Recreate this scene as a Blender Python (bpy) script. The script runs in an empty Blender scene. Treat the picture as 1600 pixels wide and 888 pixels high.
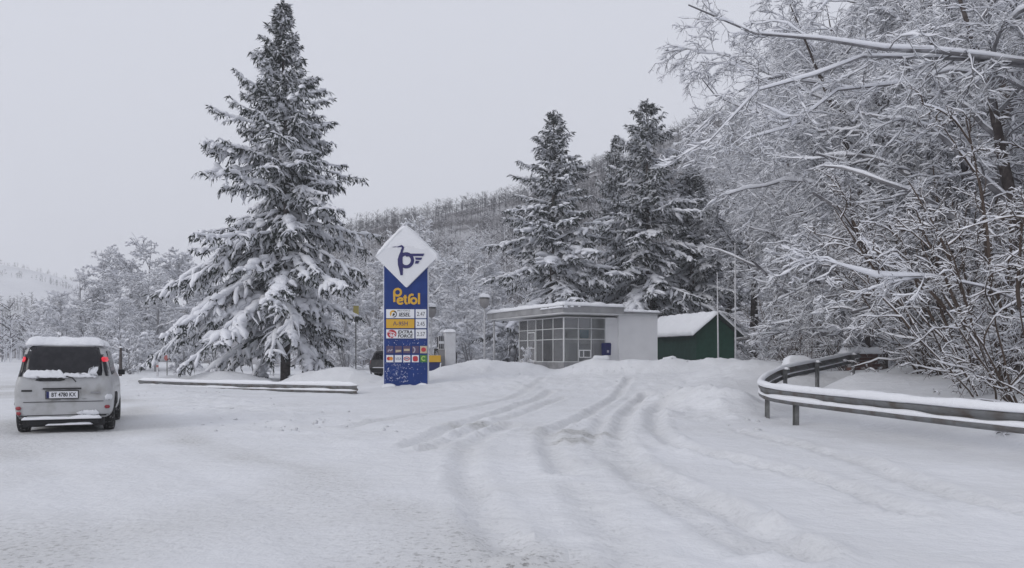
import bpy, math, random
import numpy as np

R = math.radians
# ------------------------------------------------------------------ camera, sky, sun, exposure
F, HZ, EYE = 1250.0, 560.0, 1.4            # focal length (px of a 1600 px wide frame), horizon row, eye height
scene = bpy.context.scene
COL = scene.collection
cam_d = bpy.data.cameras.new('camera'); cam = bpy.data.objects.new('camera', cam_d); COL.objects.link(cam)
cam.location = (0, 0, EYE); cam.rotation_euler = (R(90), 0, 0)
cam_d.sensor_width = 36; cam_d.lens = F/1600*36; cam_d.shift_y = (HZ-444)/1600
cam_d.clip_start = 0.1; cam_d.clip_end = 6000
scene.camera = cam

SUN_EL, SUN_AZ = 26, -128                   # degrees; azimuth from +Y towards +X
world = bpy.data.worlds.new('World'); scene.world = world; world.use_nodes = True
wn, wl = world.node_tree.nodes, world.node_tree.links
wn.clear()
w_out = wn.new('ShaderNodeOutputWorld'); w_bg = wn.new('ShaderNodeBackground')
w_sky = wn.new('ShaderNodeTexSky'); w_sky.sky_type = 'NISHITA'; w_sky.sun_disc = False
w_sky.sun_elevation = R(SUN_EL); w_sky.sun_rotation = R(SUN_AZ); w_sky.dust_density = 4; w_sky.air_density = 1.5
w_hsv = wn.new('ShaderNodeHueSaturation'); w_hsv.inputs['Saturation'].default_value = 0.25
w_mix = wn.new('ShaderNodeMix'); w_mix.data_type = 'RGBA'; w_mix.inputs[0].default_value = 0.93
w_mix.inputs[7].default_value = (7.0, 7.22, 8.05, 1)   # the closed cloud deck
wl.new(w_sky.outputs[0], w_hsv.inputs['Color']); wl.new(w_hsv.outputs[0], w_mix.inputs[6])
wl.new(w_mix.outputs[2], w_bg.inputs[0]); w_bg.inputs[1].default_value = 0.10
wl.new(w_bg.outputs[0], w_out.inputs[0])
sun_d = bpy.data.lights.new('sun', 'SUN'); sun_d.energy = 0.75; sun_d.angle = R(25); sun_d.color = (1, .97, .93)
sun = bpy.data.objects.new('sun', sun_d); COL.objects.link(sun)
sun.rotation_euler = (R(90-SUN_EL), 0, R(180-SUN_AZ))
scene.view_settings.view_transform = 'Standard'; scene.view_settings.look = 'None'
scene.view_settings.exposure = 0.03; scene.view_settings.gamma = 1
scene.render.engine = 'CYCLES'
scene.cycles.max_bounces = 5; scene.cycles.diffuse_bounces = 3; scene.cycles.glossy_bounces = 2
scene.cycles.transmission_bounces = 4; scene.cycles.transparent_max_bounces = 8; scene.cycles.volume_bounces = 1
scene.cycles.use_denoising = True
scene.cycles.use_adaptive_sampling = True; scene.cycles.adaptive_threshold = 0.02
scene.render.filter_size = 1.7 if hasattr(scene.render, 'filter_size') else None

rng = np.random.default_rng(7)
random.seed(7)

# ------------------------------------------------------------------ helpers
def P(px, py, Y):                          # a pixel of the photograph at distance Y
    return ((px-800)*Y/F, Y, EYE-(py-HZ)*Y/F)
def GX(px, Y): return (px-800)*Y/F
def tag(o, label=None, cat=None, group=None, kind=None):
    if label: o['label'] = label
    if cat: o['category'] = cat
    if group: o['group'] = group
    if kind: o['kind'] = kind
    return o
def empty(name, loc=(0,0,0), rz=0, label=None, cat=None, group=None):
    o = bpy.data.objects.new(name, None); COL.objects.link(o)
    o.location = loc; o.rotation_euler = (0,0,rz); o.empty_display_size = .2
    return tag(o, label, cat, group)
def copy_tree(o, parent=None):
    c = o.copy(); COL.objects.link(c); c.parent = parent
    for ch in list(o.children): copy_tree(ch, c)
    return c

def np_mesh(name, verts, quads=None, tris=None, mq=None, mt=None, smooth=True):
    quads = np.zeros((0,4),int) if quads is None else quads
    tris = np.zeros((0,3),int) if tris is None else tris
    me = bpy.data.meshes.new(name)
    me.vertices.add(len(verts)); me.vertices.foreach_set('co', np.ascontiguousarray(verts, np.float32).ravel())
    li = np.concatenate([quads.ravel(), tris.ravel()]).astype(np.int32)
    me.loops.add(len(li)); me.loops.foreach_set('vertex_index', li)
    nq, nt = len(quads), len(tris)
    me.polygons.add(nq+nt)
    ls = np.concatenate([np.arange(nq)*4, nq*4+np.arange(nt)*3]).astype(np.int32)
    me.polygons.foreach_set('loop_start', ls)
    mi = np.concatenate([np.zeros(nq,int) if mq is None else mq, np.zeros(nt,int) if mt is None else mt]).astype(np.int32)
    me.polygons.foreach_set('material_index', mi)
    me.polygons.foreach_set('use_smooth', np.full(nq+nt, smooth))
    me.update(calc_edges=True)
    return me
def link(name, me, mats, parent=None, loc=(0,0,0), rz=0):
    for m in mats: me.materials.append(m)
    o = bpy.data.objects.new(name, me); COL.objects.link(o); o.parent = parent
    o.location = loc; o.rotation_euler = (0,0,rz)
    return o

class MB:
    """collects shapes of ONE part and links them as one mesh"""
    def __init__(s): s.v=[]; s.f=[]; s.m=[]
    def add(s, vs, fs, m=0):
        b=len(s.v); s.v += [tuple(v) for v in vs]; s.f += [tuple(i+b for i in f) for f in fs]; s.m += [m]*len(fs); return s
    def box(s, x0,x1,y0,y1,z0,z1,m=0):
        return s.add([(x0,y0,z0),(x1,y0,z0),(x1,y1,z0),(x0,y1,z0),(x0,y0,z1),(x1,y0,z1),(x1,y1,z1),(x0,y1,z1)],
              [(3,2,1,0),(4,5,6,7),(0,1,5,4),(1,2,6,5),(2,3,7,6),(3,0,4,7)],m)
    def tube(s, pts, r, n=8, m=0, caps=True):
        pts=[np.array(p,float) for p in pts]; k=len(pts)
        rr = r if isinstance(r,(list,tuple)) else [r]*k
        vs=[]
        for i,p in enumerate(pts):
            t=pts[min(i+1,k-1)]-pts[max(i-1,0)]; t/=np.linalg.norm(t)+1e-9
            a=np.cross(t,(0,0,1));
            if np.linalg.norm(a)<.05: a=np.cross(t,(0,1,0))
            a/=np.linalg.norm(a); b=np.cross(a,t)
            for j in range(n):
                w=2*math.pi*j/n; vs.append(p+rr[i]*(a*math.cos(w)+b*math.sin(w)))
        fs=[(i*n+j,i*n+(j+1)%n,(i+1)*n+(j+1)%n,(i+1)*n+j) for i in range(k-1) for j in range(n)]
        if caps: fs += [tuple(range(n-1,-1,-1)), tuple((k-1)*n+j for j in range(n))]
        return s.add(vs,fs,m)
    def prism(s, poly, y0, y1, m=0):       # polygon in (x,z) pushed along y
        n=len(poly); vs=[(x,y0,z) for x,z in poly]+[(x,y1,z) for x,z in poly]
        fs=[tuple(range(n)), tuple(range(2*n-1,n-1,-1))]+[(i+n,(i+1)%n+n,(i+1)%n,i) for i in range(n)]
        return s.add(vs,fs,m)
    def build(s, name, mats, parent=None, loc=(0,0,0), rz=0, smooth=False, bevel=0):
        me=bpy.data.meshes.new(name); me.from_pydata(s.v,[],s.f)
        for i,p in enumerate(me.polygons): p.material_index=s.m[i]; p.use_smooth=smooth
        me.update()
        o=link(name,me,mats if isinstance(mats,(list,tuple)) else [mats],parent,loc,rz)
        if bevel:
            b=o.modifiers.new('bevel','BEVEL'); b.width=bevel; b.segments=2; b.limit_method='ANGLE'
        return o

def hash2(ix, iy, seed):
    h = (ix.astype(np.int64)*374761393 + iy.astype(np.int64)*668265263 + seed*1274126177) & 0x7fffffff
    h = ((h ^ (h >> 13))*1274126177) & 0x7fffffff
    return ((h ^ (h >> 16)) & 0xffff)/65535.0
def vnoise(x, y, seed=0):
    x=np.asarray(x,float); y=np.asarray(y,float)
    ix=np.floor(x); iy=np.floor(y); fx=x-ix; fy=y-iy
    fx=fx*fx*(3-2*fx); fy=fy*fy*(3-2*fy); ix=ix.astype(np.int64); iy=iy.astype(np.int64)
    a=hash2(ix,iy,seed); b=hash2(ix+1,iy,seed); c=hash2(ix,iy+1,seed); d=hash2(ix+1,iy+1,seed)
    return (a*(1-fx)+b*fx)*(1-fy)+(c*(1-fx)+d*fx)*fy
def fbm(x, y, seed=0, o=3):
    s=0; a=.5
    for i in range(o): s=s+a*(vnoise(x*2**i,y*2**i,seed+i*17)-.5); a*=.5
    return s
def sstep(a,b,x):
    t=np.clip((np.asarray(x,float)-a)/(b-a),0,1); return t*t*(3-2*t)
def bump(x,y,cx,cy,rx,ry,h,rot=0):
    c,s=math.cos(rot),math.sin(rot); u=((x-cx)*c+(y-cy)*s)/rx; v=(-(x-cx)*s+(y-cy)*c)/ry
    return h*np.exp(-(u*u+v*v)**1.3)

# ------------------------------------------------------------------ materials
def mat(name, col, rough=.7, metal=0, spec=.4, noise=None, bumpy=None, emit=None, coat=0):
    """noise=(scale, other colour, lo, hi); bumpy=(scale, strength)"""
    m=bpy.data.materials.new(name); m.use_nodes=True; nt=m.node_tree; b=nt.nodes['Principled BSDF']
    b.inputs['Base Color'].default_value=(*col,1); b.inputs['Roughness'].default_value=rough
    b.inputs['Metallic'].default_value=metal; b.inputs['Specular IOR Level'].default_value=spec
    if coat: b.inputs['Coat Weight'].default_value=coat
    tc=None
    if noise or bumpy: tc=nt.nodes.new('ShaderNodeTexCoord')
    if noise:
        n=nt.nodes.new('ShaderNodeTexNoise'); n.inputs['Scale'].default_value=noise[0]; n.inputs['Detail'].default_value=4
        nt.links.new(tc.outputs['Object'],n.inputs['Vector'])
        r=nt.nodes.new('ShaderNodeMapRange'); r.inputs[1].default_value=noise[2]; r.inputs[2].default_value=noise[3]
        nt.links.new(n.outputs[0],r.inputs[0])
        x=nt.nodes.new('ShaderNodeMix'); x.data_type='RGBA'; x.inputs[6].default_value=(*col,1); x.inputs[7].default_value=(*noise[1],1)
        nt.links.new(r.outputs[0],x.inputs[0]); nt.links.new(x.outputs[2],b.inputs['Base Color'])
    if bumpy:
        n=nt.nodes.new('ShaderNodeTexNoise'); n.inputs['Scale'].default_value=bumpy[0]; n.inputs['Detail'].default_value=4
        nt.links.new(tc.outputs['Object'],n.inputs['Vector'])
        u=nt.nodes.new('ShaderNodeBump'); u.inputs['Strength'].default_value=bumpy[1]; u.inputs['Distance'].default_value=.03
        nt.links.new(n.outputs[0],u.inputs['Height']); nt.links.new(u.outputs[0],b.inputs['Normal'])
    if emit:
        b.inputs['Emission Color'].default_value=(*emit[0],1); b.inputs['Emission Strength'].default_value=emit[1]
    return m
SNOWC=(.80,.81,.84)
M={}
M['snow']=mat('snow',SNOWC,.75,spec=.2,bumpy=(14,.5))
M['clod']=mat('ploughed_snow',(.66,.67,.69),.85,spec=.1,bumpy=(30,.6))
M['tree_snow']=mat('tree_snow',(.80,.81,.85),.8,spec=.1)
M['frost']=mat('frost',(.72,.73,.77),.85,spec=.1)
M['bark']=mat('bark',(.060,.050,.048),.9,spec=.15,noise=(6,(.11,.095,.09),.4,.65))
M['twig']=mat('twig',(.075,.062,.058),.9,spec=.1)
M['brown_twig']=mat('brown_twig',(.085,.066,.056),.9,spec=.1)
M['far_twig']=mat('far_twig',(.072,.072,.082),.95,spec=.05)
M['needle']=mat('needle',(.022,.030,.028),.8,spec=.15,noise=(3,(.045,.055,.05),.35,.7))
M['frosty_twig']=mat('frosty_twig',(.15,.146,.155),.9,spec=.1,noise=(2.5,(.32,.32,.335),.45,.7))
M['rimed_twig']=mat('rimed_twig',(.26,.26,.275),.9,spec=.1)
M['needle_dry']=mat('needle_dry',(.06,.066,.062),.85,spec=.1)
M['steel']=mat('galvanised_steel',(.17,.175,.18),.6,metal=.3,noise=(3.5,(.10,.085,.075),.42,.68),bumpy=(9,.3))
M['post_steel']=mat('post_steel',(.22,.225,.22),.6,metal=.3,noise=(8,(.13,.13,.13),.4,.7))
M['blue']=mat('sign_blue',(.004,.028,.16),.5,spec=.25,noise=(2,(.006,.036,.19),.4,.6))
M['navy']=mat('navy',(.018,.016,.11),.5)
M['yellow']=mat('sign_yellow',(.62,.36,.03),.5)
M['panel']=mat('panel_white',(.72,.73,.76),.45)
M['ink']=mat('ink',(.02,.02,.025),.6)
M['red']=mat('red',(.45,.03,.045),.5)
M['orange']=mat('orange',(.65,.25,.03),.5)
M['green_c']=mat('card_green',(.05,.18,.04),.5)
M['pale_green']=mat('pale_green',(.35,.5,.12),.5)
M['tan']=mat('tan',(.5,.42,.3),.6)
M['plum']=mat('plum',(.09,.06,.12),.5)
M['lilac']=mat('lilac',(.38,.36,.44),.6)
M['paint']=mat('silver_car_paint',(.44,.445,.455),.4,coat=.25,noise=(3.5,(.30,.295,.285),.45,.72))
M['dark_glass']=mat('dark_glass',(.010,.010,.014),.15,spec=.35,noise=(9,(.022,.022,.026),.4,.7))
M['black']=mat('black_plastic',(.018,.018,.02),.6)
M['rubber']=mat('rubber',(.02,.02,.021),.85,noise=(20,(.3,.3,.31),.55,.75))
M['rim']=mat('rim',(.3,.3,.31),.4,metal=.6)
M['lamp_red']=mat('lit_tail_lamp',(.5,.02,.03),.3,emit=((1,.03,.07),.38))
M['lamp_dull']=mat('tail_lamp',(.28,.03,.04),.3)
M['lamp_clear']=mat('lamp_clear',(.5,.5,.52),.2)
M['grey_car']=mat('grey_car_paint',(.075,.075,.078),.4,coat=.3,noise=(6,(.12,.115,.11),.45,.75))
M['wall_white']=mat('wall_white',(.86,.86,.87),.85,noise=(1.2,(.80,.80,.81),.4,.7),bumpy=(30,.15))
M['concrete']=mat('concrete',(.31,.31,.32),.9,noise=(2.5,(.22,.22,.225),.4,.65),bumpy=(20,.3))
M['fascia']=mat('canopy_fascia',(.36,.36,.37),.9,noise=(1.5,(.27,.27,.275),.4,.65),bumpy=(20,.2))
M['soffit']=mat('soffit',(.80,.80,.80),.85,noise=(2,(.72,.72,.73),.4,.7))
M['frame']=mat('window_frame',(.68,.69,.69),.5,noise=(6,(.56,.56,.57),.4,.7))
M['interior']=mat('interior',(.72,.71,.70),.9)
M['floor']=mat('floor',(.42,.41,.40),.8)
M['teal']=mat('teal_poster',(.05,.30,.38),.6)
M['poster']=mat('lilac_poster',(.28,.29,.45),.6)
M['bin_blue']=mat('bin_blue',(.012,.018,.10),.5)
M['green']=mat('shed_green',(.008,.052,.032),.65,noise=(4,(.014,.07,.045),.35,.7))
M['green2']=mat('shed_green_faded',(.012,.045,.032),.7,noise=(4,(.018,.06,.045),.35,.7))
M['fascia_dark']=mat('fascia_dark',(.03,.04,.04),.7)
M['pole_white']=mat('pole_white',(.58,.58,.6),.5,noise=(4,(.45,.45,.46),.45,.7))
M['pump_white']=mat('pump_white',(.62,.63,.65),.4,noise=(3,(.54,.54,.56),.4,.7))
M['pump_grey']=mat('pump_grey',(.25,.25,.26),.6)
M['brick']=mat('brick',(.15,.075,.06),.9,noise=(6,(.10,.06,.055),.4,.7),bumpy=(25,.4))
M['lamp_head']=mat('lamp_head',(.28,.27,.27),.5)
M['faded_red']=mat('faded_red',(.40,.13,.12),.6)
M['pale_yellow']=mat('pale_yellow',(.52,.44,.14),.6)
M['olive']=mat('olive_board',(.06,.065,.05),.8)
M['stone']=mat('pale_stone',(.45,.44,.38),.9,bumpy=(15,.4))
# thin window glass; a grey diffuse share paints in pale reflections
g=bpy.data.materials.new('glass'); g.use_nodes=True; nt=g.node_tree; nt.nodes.remove(nt.nodes['Principled BSDF'])
go=[n for n in nt.nodes if n.type=='OUTPUT_MATERIAL'][0]
gt=nt.nodes.new('ShaderNodeBsdfTransparent'); gt.inputs[0].default_value=(.88,.90,.90,1)
gg=nt.nodes.new('ShaderNodeBsdfGlossy'); gg.inputs['Roughness'].default_value=.04
gd=nt.nodes.new('ShaderNodeBsdfDiffuse'); gd.inputs[0].default_value=(.5,.5,.52,1)
gf=nt.nodes.new('ShaderNodeFresnel'); gf.inputs[0].default_value=1.7
gm=nt.nodes.new('ShaderNodeMixShader'); gm2=nt.nodes.new('ShaderNodeMixShader'); gm2.inputs[0].default_value=.20
nt.links.new(gf.outputs[0],gm.inputs[0]); nt.links.new(gt.outputs[0],gm.inputs[1]); nt.links.new(gg.outputs[0],gm.inputs[2])
nt.links.new(gm.outputs[0],gm2.inputs[1]); nt.links.new(gd.outputs[0],gm2.inputs[2]); nt.links.new(gm2.outputs[0],go.inputs[0])
M['glass']=g
for nm,pale_sheen in (('glass_b',.10),('glass_c',.36)):  # panes differ in how much pale reflection is painted in
    M[nm]=g.copy(); M[nm].name=nm; [n for n in M[nm].node_tree.nodes if n.type=='MIX_SHADER' and not n.inputs[0].is_linked][0].inputs[0].default_value=pale_sheen

def ground_material(name, base, dirty, speck):
    m=bpy.data.materials.new(name); m.use_nodes=True; nt=m.node_tree; b=nt.nodes['Principled BSDF']
    N=nt.nodes.new; L=nt.links.new
    b.inputs['Roughness'].default_value=.8; b.inputs['Specular IOR Level'].default_value=.15
    tc=N('ShaderNodeTexCoord'); at=N('ShaderNodeAttribute'); at.attribute_name='dirt'
    big=N('ShaderNodeTexNoise'); big.inputs['Scale'].default_value=.55; big.inputs['Detail'].default_value=5
    L(tc.outputs['Object'],big.inputs['Vector'])
    fine=N('ShaderNodeTexNoise'); fine.inputs['Scale'].default_value=17; fine.inputs['Detail'].default_value=6; fine.inputs['Roughness'].default_value=.7
    L(tc.outputs['Object'],fine.inputs['Vector'])
    # dirt amount = attribute, broken up by noise
    ad=N('ShaderNodeMath'); ad.operation='MULTIPLY_ADD'; L(big.outputs[0],ad.inputs[0]); ad.inputs[1].default_value=.9; ad.inputs[2].default_value=-.33
    s=N('ShaderNodeMath'); s.operation='ADD'; s.use_clamp=True; L(at.outputs['Fac'],s.inputs[0]); L(ad.outputs[0],s.inputs[1])
    c1=N('ShaderNodeMix'); c1.data_type='RGBA'; c1.inputs[6].default_value=(*base,1); c1.inputs[7].default_value=(*dirty,1); L(s.outputs[0],c1.inputs[0])
    th=N('ShaderNodeMapRange'); th.inputs[1].default_value=.53; th.inputs[2].default_value=.63; L(fine.outputs[0],th.inputs[0])
    mu=N('ShaderNodeMath'); mu.operation='MULTIPLY'; mu.use_clamp=True; L(th.outputs[0],mu.inputs[0]); L(at.outputs['Fac'],mu.inputs[1])
    c2=N('ShaderNodeMix'); c2.data_type='RGBA'; c2.inputs[7].default_value=(*speck,1); L(c1.outputs[2],c2.inputs[6]); L(mu.outputs[0],c2.inputs[0])
    L(c2.outputs[2],b.inputs['Base Color'])
    f2=N('ShaderNodeTexNoise'); f2.inputs['Scale'].default_value=5; f2.inputs['Detail'].default_value=7; f2.inputs['Roughness'].default_value=.62; L(tc.outputs['Object'],f2.inputs['Vector'])
    bu=N('ShaderNodeBump'); bu.inputs['Strength'].default_value=.5; bu.inputs['Distance'].default_value=.09; L(f2.outputs[0],bu.inputs['Height']); L(bu.outputs[0],b.inputs['Normal'])
    return m
M['ground']=ground_material('ground_snow',(.75,.76,.785),(.56,.56,.555),(.13,.13,.13))
M['road']=ground_material('packed_snow',(.75,.76,.785),(.56,.56,.555),(.10,.09,.08))

# ------------------------------------------------------------------ ground heights
RAILY=[0,5.5,10.9,16.7,19,22,27,35,60]; RAILX=[11,9.5,7.0,5.9,6.0,7.7,11.9,18,34]
RE_Y=[-40,0,3,5.6,7.3,10.3,13.5,29,44,60,90,400]; RE_X=[10,3.2,1.5,.45,-.47,-2.6,-5.1,-13.9,-25,-42,-80,-700]   # right edge of the road
def gz(x, y):
    x=np.asarray(x,float); y=np.asarray(y,float)
    y0=27-7*sstep(2,10,x)
    a=.70*sstep(y0,y0+12,y)*sstep(-10,-2,x)
    a=a+.30*sstep(30,48,y)*(1-sstep(-10,-2,x))*sstep(0,3,x-np.interp(y,RE_Y,RE_X))
    d=x-np.interp(y,RAILY,RAILX)
    far=sstep(19,23,y)*(1-sstep(30,40,y))
    z=a+sstep(.3,2.2,d)*.45*(1-.8*sstep(26,34,y))+np.clip(d,0,4)*.10+np.clip(d-4,0,60)*.22*(1-.5*sstep(40,70,y))
    # the plough's banks and drifts
    z=z+bump(x,y,5.3,22.3,1.1,2.4,.50,.3)+bump(x,y,9.4,31,2.1,2.2,.62)+bump(x,y,6.6,27,1.6,1.8,.3)+bump(x,y,9.9,28,2.2,1.6,.42)+bump(x,y,13.2,27.6,1.7,1.2,.42)+bump(x,y,8.9,21.3,1.9,2.2,.38)+bump(x,y,5.35,20.0,.8,1.6,.30)
    for cx,cy,rx,ry,h in ((-2.2,38.3,1.5,1.2,.42),(-.6,38.6,1.3,1.0,.40),(1.0,38.2,.9,.9,.36),(3.2,37.2,1.2,1.0,.40),(4.7,36.8,1.4,1.1,.48),
                          (6.4,36.2,1.3,1.0,.44),(8.2,36,1.6,1.1,.50),(10,35.4,1.5,1.2,.48),(-3.2,37,.9,.8,.22)):
        z=z+bump(x,y,cx,cy,rx,ry,h)
    # drifts behind the guardrail on the left
    z=z+bump(x,y,-13.9,38.5,2.0,1.3,.62)+bump(x,y,-8.9,36.8,1.7,1.1,.66)+bump(x,y,-7.2,36.4,1.2,1.0,.40)+bump(x,y,-17.5,42,1.6,1.2,.25)
    # ploughed ridge between road and guardrail
    e=x-np.interp(y,RE_Y,RE_X)
    z=z+.04*np.exp(-((e-2.6)/1.5)**2)*sstep(20,28,y)*(1-sstep(46,56,y))*sstep(-7.5,-9.5,x)
    # bank on the far side of the road
    z=z+.5*np.exp(-((e+12.5)/1.4)**2)+np.clip(-e-12.5,0,80)*.03
    # far ground climbs a little towards the hills
    z=z+np.clip(y-70,0,2000)*.012
    return z
# wheel ruts, as strings of points on the ground
def gp(px,py): Y=EYE*F/(py-HZ); return (GX(px,Y),Y)
RUTS=[([(640,700),(653,694),(722,662),(803,637),(860,617)],.20,.06),
      ([(668,704),(740,672),(822,644),(880,622)],.18,.045),
      ([(885,743),(862,710),(858,690),(864,672),(917,649),(950,629),(985,612)],.20,.07),
      ([(1250,869),(1210,845),(1149,812),(1067,771),(998,735),(966,694),(966,670),(978,649),(1010,622)],.22,.085),
      ([(1189,866),(1108,824),(1006,763),(966,731),(937,702),(930,680),(944,655)],.18,.06),
      ([(1420,800),(1250,739),(1130,712),(1055,694),(1029,676),(1023,660),(1030,642),(1062,630)],.20,.07),
      ([(800,866),(787,849),(763,820),(742,771),(726,735),(738,694),(800,664)],.20,.05),
      ([(1600,800),(1450,760),(1330,715),(1230,690),(1150,672)],.2,.05),
      ([(540,668),(640,650),(760,632),(850,610)],.2,.04),
      ([(1000,888),(930,800),(900,760)],.2,.03)]
RUTS=[([gp(*p) for p in pts],w,d) for pts,w,d in RUTS]
def polydist(x,y,pts):
    best=np.full(x.shape,1e9)
    for (ax,ay),(bx,by) in zip(pts[:-1],pts[1:]):
        dx,dy=bx-ax,by-ay; t=np.clip(((x-ax)*dx+(y-ay)*dy)/(dx*dx+dy*dy),0,1)
        best=np.minimum(best,np.hypot(x-ax-t*dx,y-ay-t*dy))
    return best
def smooth_path(pts,n):
    pts=np.array(pts,float); k=len(pts); out=[]
    ext=np.vstack([2*pts[0]-pts[1],pts,2*pts[-1]-pts[-2]])
    for i in range(k-1):
        p0,p1,p2,p3=ext[i:i+4]
        for t in np.linspace(0,1,n,endpoint=False):
            out.append(.5*((2*p1)+(-p0+p2)*t+(2*p0-5*p1+4*p2-p3)*t*t+(-p0+3*p1-3*p2+p3)*t**3))
    out.append(pts[-1]); return np.array(out)
RUTS=[(smooth_path(p,4),w,d) for p,w,d in RUTS]

def axis(parts):
    out=[parts[0][0]]
    for a,b,s0,s1 in parts:
        n=max(1,int(round((b-a)/((s0+s1)/2))))
        t=np.linspace(0,1,n+1)[1:]; w=t*s0+ (s1-s0)*t*t/2; w/=w[-1]; out += list(a+(b-a)*w)
    return np.array(out)
gx=axis([(-3000,-150,500,60),(-150,-22,12,2),(-22,-11,.5,.16),(-11,11,.115,.115),(11,24,.16,.8),(24,150,2,12),(150,3000,60,500)])
gy=axis([(-60,2,8,1),(2,12,.055,.09),(12,46,.09,.26),(46,90,.5,4),(90,3000,8,500)])
X,Y=np.meshgrid(gx,gy); Zg=gz(X,Y)
near=(1-sstep(60,90,Y))*(1-sstep(40,60,np.abs(X)))
onroad_e=X-np.interp(Y,RE_Y,RE_X)
ROADW=10.5
road_in=sstep(.5,-.5,onroad_e)*sstep(-ROADW-.5,-ROADW+.5,onroad_e)
Zd=Zg+near*(.10*fbm(X*.5,Y*.5,3,3)+.050*fbm(X*2.6,Y*2.6,5,4)+.03*np.clip(fbm(X*.9,Y*.9,55,3)*2.5,0,1)*fbm(X*5.5,Y*5.5,57,2)*2)*(1-.75*road_in)
# crusty ploughed snow: by the banks and along the road edge
rough=np.clip(sstep(.03,.3,Zg)*sstep(24,30,Y)*(1-sstep(40,46,Y))*.7
      +np.exp(-((onroad_e-2.4)/1.7)**2)*sstep(10,22,Y)*(1-sstep(44,50,Y))
      +bump(X,Y,5.0,21.5,1.6,3.4,1.)+bump(X,Y,4.2,19,1.5,1.6,.7),0,1)
Zd=Zd+near*rough*(.32*np.abs(fbm(X*1.6,Y*1.6,11,4))+.16*fbm(X*4,Y*4,23,3))
Zd=Zd+near*(bump(X,Y,5.2,21.8,1.2,2.6,1.,.3)+bump(X,Y,4.3,19.3,.9,1.2,.7))*(.42*np.abs(fbm(X*1.9,Y*1.9,91,3))+.10*np.abs(fbm(X*5,Y*5,95,2)))
dirt=np.zeros_like(X)
for pts,w,dep in RUTS:
    dd=polydist(X,Y,pts); lim=near
    wob=1+.5*fbm(X*2,Y*2,31,2)
    dep=dep*.85
    Zd=Zd-lim*dep*np.exp(-(dd/(w*.8))**8)*wob+lim*dep*.75*np.exp(-((dd-w*1.35)/(w*.42))**2)*(.2+1.7*vnoise(X*3.5,Y*3.5,9)**1.5)
    Zd=Zd+lim*np.exp(-(dd/(w*2.0))**2)*.06*fbm(X*5,Y*5,41,3)
    Zd=Zd-lim*.012*np.exp(-(dd/(w*.7))**6)*(np.sin((X*1.0+Y*.8)*26)>0)*(vnoise(X*.8,Y*.8,66)>.45)
    dirt=np.maximum(dirt,.22*np.exp(-(dd/(w*1.2))**2))
# packed lanes of the road
for off in (-1.6,-3.3,-6.4,-8.1):
    Zd=Zd-near*.018*np.exp(-((onroad_e-off)/.28)**2)
dirt=np.maximum(dirt,.75*road_in*np.clip(vnoise(X*.5,Y*.22,77)*1.6-.45,0,1))
dirt=np.maximum(dirt,.42*np.exp(-((onroad_e+.35+.5*fbm(X*.4,Y*.4,5,2))/.42)**2)*(1-sstep(13,18,Y))*vnoise(X*.9,Y*.9,8)*1.3)
for px,py,r,k in ((738,664,.38,1.5),(912,678,.40,1.9),(895,690,.3,1.2),(770,668,.5,.6),(860,675,.6,.5)):
    x0,y0=gp(px,py); dirt=np.maximum(dirt,k*np.exp(-(((X-x0)/(r*1.2))**2+((Y-y0)/(r*1.6))**2))*(.3+vnoise(X*4,Y*4,3)))
nyv,nxv=X.shape
verts=np.stack([X.ravel(),Y.ravel(),Zd.ravel()],1)
i=np.arange(nyv-1)[:,None]*nxv+np.arange(nxv-1)[None,:]
quads=np.stack([i,i+1,i+1+nxv,i+nxv],-1).reshape(-1,4)
cx=.25*(X[:-1,:-1]+X[1:,1:]+X[:-1,1:]+X[1:,:-1]).ravel(); cy=.5*(Y[:-1,:-1]+Y[1:,:-1]).ravel()
ce=cx-np.interp(cy,RE_Y,RE_X)
isroad=(ce<0)&(ce>-ROADW)&(cy<120)&(cy>-30)
def sub_sheet(name,mask,m,label,cat):
    q=quads[mask]; used=np.unique(q); mp=np.zeros(len(verts),int); mp[used]=np.arange(len(used))
    me=np_mesh(name,verts[used],mp[q]); o=link(name,me,[m]); tag(o,label,cat,kind='structure')
    a=me.attributes.new('dirt','FLOAT','POINT'); a.data.foreach_set('value',dirt.ravel()[used].astype(np.float32))
    return o
sub_sheet('snowy_ground',~isroad,M['ground'],'snow-covered ground and forecourt with curving wheel ruts','snow')
sub_sheet('road',isroad,M['road'],'road under grey packed snow curving away to the left','road')
def gd(x,y): return float(gz(np.array([x]),np.array([y]))[0])

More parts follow.
